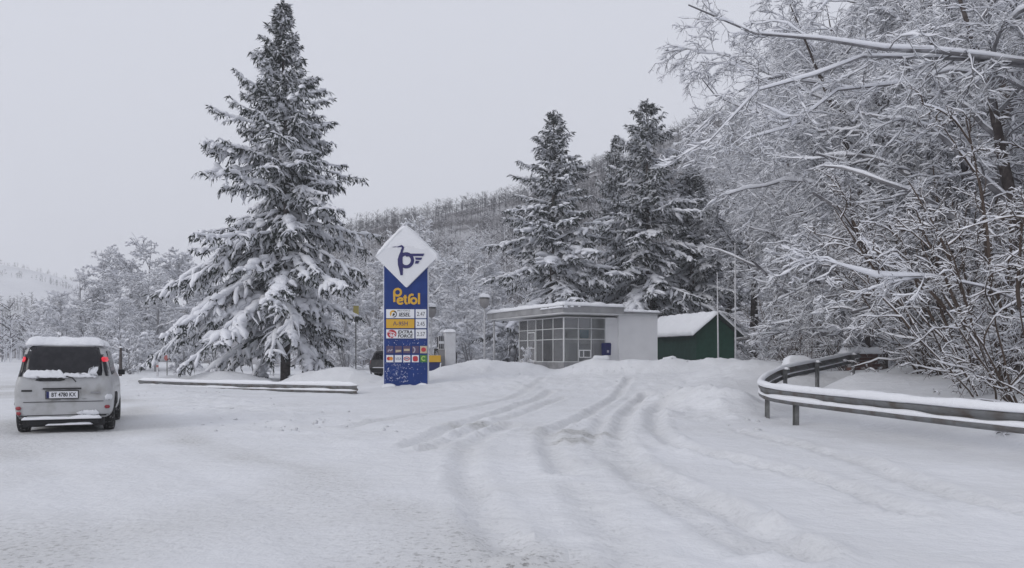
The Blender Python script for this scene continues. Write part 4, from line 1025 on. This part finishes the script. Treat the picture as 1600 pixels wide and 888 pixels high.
bs=snow_on(suv,1.36,.12,.06,(-.02,.01,.275),seed=12,nx=34,ny=6,soft=.05,lump=.9)
snow_on(suv,.80,.10,.03,(.1,.02,.17),seed=15,nx=20,ny=6,soft=.04,lump=.6)
snow_on(suv,1.34,2.35,.13,(0,1.50,1.605),seed=3,nx=30,ny=34,soft=.20,lump=.5,sag=.03)
sn([(.70,.76,.84),(.66,.72,.85),(.60,.73,.84)],.05,.03,7)
sn([(.42,.30,.56),(.38,.22,.62),(.345,.26,.62)],.05,.012,8)

# parked grey hatchback behind the sign
PY=41.5; pxw=GX(592,PY); hat=empty('car',(pxw,PY,gd(pxw,PY)+.02),R(-38),'dark grey hatchback parked behind the price sign, half hidden','car')
sl2=lambda z: max(0,z-.85)*.35
lv2=[(.66,.20),(.80,.28),(.845,.48),(.85,.66),(.83,.86),(.76,.98),(.68,1.22),(.60,1.38),(.46,1.44)]
st2=[(.02,1.40,.90,.05),(.10,1.42,.96,.02),(.5,1.46,1.0,0),(1.3,1.49,1.0,0),(1.9,1.46,1.0,0),(2.4,1.28,1.0,0),(2.95,.96,1.0,0),(3.5,.88,.97,0),(3.8,.76,.9,.03),(3.9,.62,.8,.06)]
body2=car_body('body',st2,lv2,sl2,M['grey_car'],hat)
ys2=caster(body2,lambda x,z: .045+sl2(z)+.16*(abs(x)/.86)**4+.02)
surf_patch('rear_window',[(1.38,-.48,.48),(1.20,-.58,.58),(1.0,-.64,.64),(.93,-.62,.62)],ys2,.05,M['dark_glass'],hat,12)
for s in (-1,1):
    surf_patch('tail_lamp',[(.92,s*.72-.06,s*.72+.05),(.72,s*.76-.06,s*.76+.05)],ys2,.05,M['lamp_dull'],hat,5)
    for y in (.65,2.95): wheel(hat,s*.72,y,.30,.19)
    sw=MB(); q=[(.55,.96),(2.35,.97),(2.0,1.26),(1.75,1.33),(.8,1.31)]
    f=lambda z: np.interp(z,[.86,.98,1.22,1.38],[.83,.76,.68,.60])+.008
    vs=[(s*f(z),y,z) for y,z in q]+[(s*(f(z)-.03),y,z) for y,z in q]; nq=len(q)
    sw.add(vs,[tuple(range(nq)),tuple(range(2*nq-1,nq-1,-1))]+[(i,(i+1)%nq,(i+1)%nq+nq,i+nq) for i in range(nq)]); sw.build('side_window',M['dark_glass'],hat)
surf_patch('rear_bumper',[(.50,-.76,.76),(.28,-.74,.74)],ys2,.06,M['black'],hat,12)
snow_on(hat,.9,.10,.05,(0,-.0,.50),seed=22,nx=14,ny=5,soft=.04)

# ------------------------------------------------------------------ kiosk
KR=math.atan2(.456,.89); kiosk=empty('kiosk',(2.6,40,.5),KR,'glazed fuel-station kiosk with flat snowy canopy and white annexe','building')
MB().box(-.02,2.55,-.02,4.95,-.6,.70).build('plinth',M['concrete'],kiosk)
MB().box(.10,5.6,.10,4.85,.66,.72).build('floor_slab',M['floor'],kiosk)
VZ=[.72,1.86,2.40,2.96]
GLS=['glass','glass_b','glass_c','glass','glass_b']*6
random.shuffle(GLS)
def window_wall(axis_,marks,name):
    mb=MB(); w=.036
    for i,a in enumerate(marks):
        b0,b1=a-w/2,a+w/2
        if i==0: b0,b1=0,w
        mb=MB(); mb.box(*((b0,b1,.0,.07) if axis_=='u' else (0,.07,b0 if i else .072,b1 if i else .072+w)),VZ[0]-.03,VZ[3]); mb.build('mullion',M['frame'],kiosk)
    for z in VZ:
        mb=MB(); a0,a1=(.046,marks[-1]) if axis_=='u' else (.12,marks[-1]); hh=.05 if z in (VZ[0],VZ[3]) else .035
        mb.box(*((a0,a1,.006,.062) if axis_=='u' else (.006,.062,a0,a1)),z-hh/2,z+hh/2); mb.build('transom',M['frame'],kiosk)
    for a,b in zip(marks[:-1],marks[1:]):
        for z0,z1 in zip(VZ[:-1],VZ[1:]):
            mb=MB(); mb.box(*((a+.02,b-.02,.03,.036) if axis_=='u' else (.03,.036,a+.02,b-.02)),z0+.015,z1-.015); mb.build('pane',M[GLS.pop()],kiosk)
window_wall('u',[0,.85,1.62,2.47],'right'); window_wall('v',[0,1.12,2.2,2.94,3.87,4.85],'left')
# door leaf in the long glazed side, counter and posters inside
dr=MB(); 
for a0,a1,z0,z1 in ((2.98,3.04,.70,2.30),(3.77,3.83,.70,2.30),(3.0,3.8,2.24,2.30),(3.0,3.8,.70,.80),(3.0,3.8,1.40,1.47)): dr.box(-.02,.004,a0,a1,z0,z1)
do=dr.build('door',M['frame'],kiosk); MB().box(-.06,-.02,3.12,3.16,1.45,1.75).build('door_handle',M['rim'],do)
hd_=MB()
for a0,a1,z0,z1 in ((.88,.92,.95,1.32),(1.55,1.59,.95,1.32),(.88,1.59,1.28,1.33),(.88,1.59,.93,.97),(1.14,1.17,.95,1.32)): hd_.box(a0,a1,-.02,.004,z0,z1)
hd_.build('serving_hatch',M['wall_white'],kiosk)
MB().box(.98,1.50,.06,.075,1.92,2.34).build('poster',M['teal'],kiosk); MB().box(.06,.075,1.3,1.95,1.95,2.30).build('poster',M['poster'],kiosk)
MB().box(.05,.065,1.25,1.75,1.72,1.82).build('notice',M['panel'],kiosk); MB().box(.05,.065,3.2,3.6,1.62,1.76).build('notice',M['panel'],kiosk)
MB().box(.6,2.2,.55,.95,.72,1.65).build('counter',M['interior'],kiosk); MB().box(1.7,2.3,4.3,4.7,.72,1.9).build('shelf_unit',M['interior'],kiosk)
MB().box(2.47,2.60,.12,4.9,.70,3.0).build('inner_wall',M['interior'],kiosk); 
for x0,x1 in ((.10,.16),(.88,.94),(1.66,1.72),(2.40,2.46)): MB().box(x0,x1,4.86,4.92,.72,2.96).build('mullion',M['frame'],kiosk)
for x0,x1 in ((.16,.88),(.94,1.66),(1.72,2.40)): MB().box(x0,x1,4.885,4.891,.75,2.94).build('pane',M['glass_b'],kiosk)
MB().box(2.495,3.25,.02,.14,-.6,3.0).build('wall',M['wall_white'],kiosk)
dd=MB().box(2.60,3.14,-.012,.02,.50,2.62).build('service_door',M['wall_white'],kiosk,bevel=.01); MB().box(2.66,2.70,-.05,-.012,1.55,1.60).build('door_handle',M['rim'],dd)
MB().box(3.24,5.72,-.10,4.95,-.6,3.22).build('annexe_wall',M['wall_white'],kiosk)
MB().box(3.02,5.86,-.26,5.1,3.22,3.31).build('annexe_roof',M['concrete'],kiosk)
can=MB().box(-.60,3.0,-.9,7.7,3.16,3.48).build('canopy',M['fascia'],kiosk,bevel=.012)
MB().box(-.55,2.96,-.85,7.65,3.10,3.158).build('soffit',M['soffit'],can)
snow_on(can,3.70,8.70,.19,(1.2,3.4,3.48),seed=31,nx=34,ny=70,soft=.12,lump=.5)
snow_on(kiosk,2.9,5.4,.13,(4.44,2.42,3.31),seed=33,nx=26,ny=40,soft=.12,lump=.5)
# snow stuck to the canopy corner
def stuck(parent,pts,seed):
    for k,(x,y,z,s) in enumerate(pts):
        link('snow',snow_slab(s*1.6,.10,s,8,5,seed+k,soft=.1),[M['snow']],parent,(x,y,z))
stuck(can,[(-.45,-.93,3.36,.13),(-.1,-.93,3.40,.10),(.3,-.93,3.42,.08)],40)
for v in (.6,1.3,2.1): link('snow',snow_slab(.09,.8,.11,5,10,int(v*10),soft=.1),[M['snow']],can,(-.63,v-1.2,3.37))
# support columns of the canopy
for u,v in ((-.35,7.3),(2.6,7.3)): MB().tube([(u,v,-.6),(u,v,3.1)],.06,10).build('column',M['pole_white'],kiosk,smooth=True)

# blue bin on the white wall
def K(u,v,z): return (2.6+.89*u-.456*v,40+.456*u+.89*v,.5+z)
bn=empty('waste_bin',K(2.38,-.22,1.05),KR,'small dark blue bin fixed at the kiosk wall by the glazing','bin')
mb=MB(); mb.prism([(-.19,0),(.19,0),(.21,.58),(.17,.64),(-.17,.64),(-.21,.58)],-.15,.15); mb.build('body',M['bin_blue'],bn,bevel=.02)
MB().box(-.14,.14,-.165,-.149,.44,.55).build('flap',M['navy'],bn); MB().box(-.06,.06,-.158,-.149,.14,.26).build('sticker',M['lilac'],bn)
MB().tube([(0,0,-1.3),(0,0,0)],.03,8).build('post',M['post_steel'],bn)

# ------------------------------------------------------------------ green shed
sa=R(19); SH=empty('shed',(GX(1087,44.5),44.5,.62),sa,'small dark green plank shed with snow-covered gable roof','shed')
W_,D_,HE,HR=2.45,5.6,2.28,3.22
# side and gable boards, each one a plank
nb=10
for k in range(nb):                       # gable front: horizontal boards
    z0=-.6 if k==0 else HE*k/nb; z1=HE*(k+1)/nb-.008
    MB().box(.0,W_,-.022-.004*(k%2),0,z0,z1).build('plank',M['green'],SH)
for k in range(4):
    z0=HE+(HR-HE)*k/4; z1=HE+(HR-HE)*(k+1)/4-.008; x0=W_/2*k/4; x1=W_/2*(k+1)/4-.01
    mb=MB(); mb.prism([(x0,z0),(W_-x0,z0),(W_-x1,z1),(x1,z1)] if k<3 else [(x0,z0),(W_-x0,z0),(W_/2,z1)],-.022,0); mb.build('plank',M['green'],SH)
for k in range(nb):
    z0=-.6 if k==0 else HE*k/nb; z1=HE*(k+1)/nb-.008
    MB().box(-.024-.004*(k%2),0,.0,D_,z0,z1).build('plank',M['green2'],SH)
MB().box(.004,W_-.004,.004,D_,-.6,HE-.02).build('wall',M['green'],SH)
mb=MB(); mb.prism([(.004,HE-.02),(W_-.004,HE-.02),(W_/2,HR-.03)],.004,D_); mb.build('gable_wall',M['green'],SH)
for x in (-.04,W_-.02): MB().box(x,x+.06,-.045,-.03,-.6,HE).build('corner_board',M['green2'],SH)
def slope(sg):
    mb=MB(); ov=.42; zz=lambda x: HR-(abs(x-W_/2))*(HR-HE)/(W_/2)
    xe=W_/2+sg*(W_/2+ov); t=.07
    q=[(W_/2,HR+.02),(xe,zz(xe)+.02),(xe,zz(xe)+.02+t),(W_/2,HR+.02+t)]
    if sg>0: q=q[::-1]
    mb.prism(q[::-1],-.38,D_+.3); return mb.build('roof_slope',M['fascia_dark'],SH)
ang=math.atan2(HR-HE,W_/2)
for sg in (-1,1):
    slope(sg); Ls=(W_/2+.42)/math.cos(ang)
    o=link('snow',snow_slab(Ls+.08,D_+.78,.19,20,44,50+sg,soft=.14,lump=.55),[M['snow']],SH); mx=W_/2+sg*(W_/2+.42)/2
    o.location=(mx,D_/2-.04,HR-(HR-HE)/(W_/2)*abs(mx-W_/2)+.095); o.rotation_euler=(0,sg*ang,0)

# ------------------------------------------------------------------ poles, lamps, pump, small things
def flagpole(px,Yd,ytop,lean,label,foot):
    x=GX(px,Yd); z=gd(x,Yd); top=EYE+(HZ-ytop)*Yd/F-z
    o=empty('flagpole',(x,Yd,z-.1),0,label,'pole','thin white poles beside the shed'); o.rotation_euler=(0,R(lean),0)
    MB().tube([(0,0,-.3),(0,0,top*.5),(0,0,top+.1)],[.045,.036,.018],10).build('shaft',M['pole_white'],o,smooth=True)
    MB().tube([(0,0,top+.1),(0,0,top+.16)],.04,8).build('cap',M['pole_white'],o)
    if foot:
        MB().box(-.16,.16,-.16,.16,-.3,.34).build('foot',M['concrete'],o,bevel=.02); link('snow',snow_slab(.36,.36,.16,8,8,7,soft=.12),[M['snow']],o,(0,0,.341))
    return o
flagpole(1122.5,37.5,428,-.6,'thin white pole standing in front of the green shed gable',False)
flagpole(1149.5,37.0,382,-.3,'thin white pole with snowy foot at the right corner of the shed',True)
def lamp_post(px,Yd,py,label):
    x=GX(px,Yd); z=gd(x,Yd); h=EYE+(HZ-py)*Yd/F-z
    o=empty('lamp_post',(x,Yd,z),0,label,'lamp post','bowl lamp posts of the forecourt')
    MB().tube([(0,0,-.3),(0,0,1.0),(0,0,h-.2)],[.07,.06,.045],10).build('pole',M['pole_white'],o,smooth=True)
    MB().tube([(0,0,h-.28),(0,0,h-.2),(0,0,h+.02),(0,0,h+.2),(0,0,h+.28)],[.10,.19,.29,.30,.25],14).build('lamp_bowl',M['lamp_head'],o,smooth=True)
    MB().tube([(0,0,h+.28),(0,0,h+.33)],[.31,.22],14).build('lamp_lid',M['post_steel'],o)
    link('snow',snow_slab(.6,.6,.24,12,12,int(px),soft=.28),[M['snow']],o,(0,0,h+.32))
lamp_post(757,46,474,'lamp post with bowl head and snow cap left of the kiosk canopy')
lamp_post(674,47,489,'lamp post with bowl head close to right edge of the price sign')
# fuel pump
px_,py_=GX(702,40),40.; pump=empty('fuel_pump',(px_,py_,.45),R(14),'tall white fuel pump between price sign and kiosk','fuel pump')
zb=.45; top=EYE+(HZ-520)*40/F-zb
MB().box(-.26,.30,-.25,.25,-.4,top).build('housing',M['pump_white'],pump,bevel=.05)
MB().box(-.56,-.262,-.2,.2,-.4,1.38).build('column',M['pump_grey'],pump,bevel=.02)
MB().box(-.58,-.262,-.24,.24,1.38,top-.20).build('display_housing',M['pump_white'],pump,bevel=.02)
for z0 in (1.42,1.80):
    for k in range(3): MB().box(-.555+.085*k,-.495+.085*k,-.252,-.239,z0,z0+.25).build('display_window',M['ink'],pump)
MB().box(-.592,-.58,-.18,.18,1.5,2.0).build('display_panel',M['ink'],pump)
hz_=smooth_path([(-.58,-.1,1.25),(-.76,-.12,1.32),(-.72,-.14,.8),(-.64,-.12,.35),(-.56,-.1,.55)],5); MB().tube(list(hz_),.02,6).build('hose',M['black'],pump,smooth=True)
mb=MB(); mb.box(-.72,-.58,-.16,-.08,1.33,1.42); mb.box(-.78,-.70,-.15,-.09,1.20,1.42); mb.build('nozzle',M['black'],pump,bevel=.01)
hz_=smooth_path([(.31,0,1.3),(.36,0,1.2),(.35,0,.7),(.32,0,.5)],4); MB().tube(list(hz_),.025,6).build('hose',M['black'],pump,smooth=True)
snow_on(pump,.62,.56,.18,(.02,0,top),seed=61,nx=12,ny=12,soft=.2)
# blue and yellow bin beside the pump
q=P(681,588,39.4); bb=empty('grit_box',(q[0],q[1],.68),R(8),'blue and yellow box beside the fuel pump foot','box')
MB().box(-.34,.26,-.2,.2,-.3,.52).build('body',M['bin_blue'],bb,bevel=.03); MB().box(-.34,.24,-.21,.2,.53,.86).build('upper_panel',M['yellow'],bb,bevel=.02)
mb=MB(); stroke(mb,[(.0,.02),(.12,.1),(.2,.25),(.23,.5)],.06,-.206,-.198); mb.build('stripe',M['panel'],bb)
MB().box(-.4,.5,-.24,.24,-.3,.1).build('base',M['panel'],bb,bevel=.02)
# snow-covered bench in front of the kiosk
q=P(791,575,39.5); be=empty('bench',(q[0],q[1],.45),R(6),'low bench buried under a pillow of snow by the kiosk','bench')
for x in (-.5,.5): MB().box(x-.06,x+.06,-.18,.18,-.3,.40).build('leg',M['concrete'],be)
for k in range(3): MB().box(-.75,.75,-.2+.14*k,-.08+.14*k,.401,.45).build('slat',M['olive'],be)
snow_on(be,1.62,.5,.28,(0,0,.45),seed=71,nx=16,ny=8,soft=.16)
# snow-capped kerb blocks
for px,py,Yd,w,lab,m in ((939,563,39.0,.72,'snow-capped pale kerb block in front of the white annexe','stone'),(1046,565,38.6,.56,'snow-capped yellowish block in front of the green shed','stone')):
    x=GX(px,Yd); z=EYE-(py+4-HZ)*Yd/F; o=empty('kerb_block',(x,Yd,z),R(10),lab,'block','snow-capped blocks')
    MB().box(-w/2,w/2,-.2,.2,-.6,.16).build('block',M[m],o,bevel=.03); snow_on(o,w+.08,.46,.20,(0,0,.16),seed=int(px),nx=10,ny=8,soft=.14)
# snowy boulder and brick wall end by the bend
x,y=GX(1246,27.5),27.5; bo=empty('boulder',(x,y,gd(x,y)),0,'snow-covered boulder behind the curved guardrail','boulder')
mb=MB(); 
n=10; vs=[(0,0,.46)]+[(.42*math.cos(a)*(1+.15*math.sin(3*a)),.36*math.sin(a),z) for z,s in ((.36,.7),(.1,1),(-.2,1)) for a in [2*math.pi*i/n for i in range(n)]]
fs=[(0,1+i,1+(i+1)%n) for i in range(n)]+[(1+l*n+i,1+(l+1)*n+i,1+(l+1)*n+(i+1)%n,1+l*n+(i+1)%n) for l in range(2) for i in range(n)]
mb.add(vs,fs).build('rock',M['concrete'],bo,smooth=True); snow_on(bo,.95,.8,.26,(0,0,.34),seed=81,nx=12,ny=10,soft=.3,sag=.15)
x,y=GX(1347,28.6),28.6; bw=empty('brick_wall',(x,y,.70),R(24),'low brick wall end capped with snow at the far guardrail end','wall')
bk=None
for row in range(9):
    for col in range(5):
        o0=-.62+col*.255+(.127 if row%2 else 0)
        if bk is None: bk=MB().box(0,.24,-.11,.11,0,.105).build('brick',M['brick'],bw,(o0,0,-.2+row*.118)); bk_o=bk
        else:
            o=bk.copy(); COL.objects.link(o); o.location=(o0+random.uniform(-.004,.004),random.uniform(-.008,.008),-.2+row*.118)
MB().box(-.60,.76,-.095,.095,-.4,.85).build('mortar',M['concrete'],bw); snow_on(bw,1.75,.5,.24,(-.05,0,.86),seed=83,nx=18,ny=8,soft=.16)
# small red sign and marker post beyond the left guardrail
x,y=GX(261,48),48.; rs=empty('red_sign',(x,y,gd(x,y)),R(10),'small faded red sign on a thin post under the spruce boughs','sign')
MB().tube([(0,0,-.3),(0,0,1.25)],.03,8).build('post',M['post_steel'],rs); mb=MB(); mb.prism([(.17*math.cos(R(22.5+45*k)),1.12+.18*math.sin(R(22.5+45*k))) for k in range(8)][::-1],-.04,-.02); mb.build('plate',M['faded_red'],rs)
x,y=GX(246,47),47.; mp=empty('marker_post',(x,y,gd(x,y)),0,'short pale marker post left of the small red sign','post')
MB().box(-.05,.05,-.04,.04,-.3,.85).build('shaft',M['pole_white'],mp,bevel=.01); MB().box(-.052,.052,-.043,.043,.58,.70).build('band',M['faded_red'],mp); snow_on(mp,.14,.12,.07,(0,0,.85),seed=3,nx=6,ny=6,soft=.05)
x,y=GX(188,50),50.; tp=empty('wooden_post',(x,y,gd(x,y)),0,'dark wooden post past the left end of the guardrail','post')
MB().tube([(0,0,-.3),(0.02,0,1.0),(.03,0,1.75)],[.10,.09,.08],8).build('shaft',M['bark'],tp); snow_on(tp,.2,.2,.1,(.03,0,1.75),seed=4,nx=6,ny=6,soft=.08)
# white pipe frame behind the spruce trunk
x,y=GX(427,49),49.; pf=empty('pipe_frame',(x,y,gd(x,y)),0,'white pipe frame with crossbar behind the lone spruce trunk','frame')
MB().tube([(0,0,-.3),(0,0,2.15)],.055,8).build('upright',M['pole_white'],pf); MB().tube([(-.72,0,.68),(.42,0,.70)],.035,8).build('crossbar',M['pole_white'],pf)
for a,b in (((-.78,0,.9),(-.95,0,-.3)),((-.7,0,.65),(-.4,0,-.3)),((.42,0,1.0),(.52,0,-.3))): MB().tube([a,b],.04,8).build('strut',M['pole_white'],pf)
# dark board at the spruce foot
x,y=GX(462,41),41.; ob=empty('planter_box',(x,y,gd(x,y)),R(4),'low dark box with snow on top beside the spruce trunk','box')
MB().box(-.3,.3,-.2,.2,-.2,.20).build('board',M['olive'],ob,bevel=.01); MB().box(-.33,.33,-.23,.23,.201,.24).build('lid',M['olive'],ob); snow_on(ob,.7,.5,.10,(0,0,.24),seed=91,nx=10,ny=8,soft=.1)
# yellow plate on a thin post right of the spruce
x,y=GX(556,46),46.; yp=empty('yellow_sign',(x,y,gd(x,y)),R(25),'narrow yellow sign on a thin post right of the lone spruce','sign')
h=EYE+(HZ-478)*46/F-gd(x,y); MB().tube([(0,0,-.3),(0,0,h+.1)],.035,8).build('post',M['post_steel'],yp); MB().box(-.16,.16,-.06,-.03,h-.72,h).build('plate',M['pale_yellow'],yp,bevel=.01); MB().box(-.13,.13,-.07,-.02,h-.92,h-.74).build('lower_plate',M['black'],yp); snow_on(yp,.36,.16,.08,(0,-.04,h),seed=95,nx=8,ny=5,soft=.06)
# snow-laden shrub by the kiosk glazing
x,y,z=K(-1.1,1.6,0); plant('shrub',fS,(x,y,gd(x,y)),.4,(.26,.26,.42),'little snowy shrub against the kiosk glazing','shrub','snowy shrubs behind the forecourt',FM,('stem','twigs'))

# ------------------------------------------------------------------ the air
hv=MB().box(-1000,1000,-70,900,-8,130).build('haze',[]); tag(hv,'thin cold haze filling the valley','haze',kind='stuff')
hm=bpy.data.materials.new('haze'); hm.use_nodes=True; nt=hm.node_tree; nt.nodes.remove(nt.nodes['Principled BSDF'])
pv=nt.nodes.new('ShaderNodeVolumePrincipled'); pv.inputs['Color'].default_value=(.97,.975,.99,1); pv.inputs['Density'].default_value=.0009; pv.inputs['Anisotropy'].default_value=.2
ho=[n for n in nt.nodes if n.type=='OUTPUT_MATERIAL'][0]; nt.links.new(pv.outputs[0],ho.inputs['Volume']); hv.data.materials.append(hm)
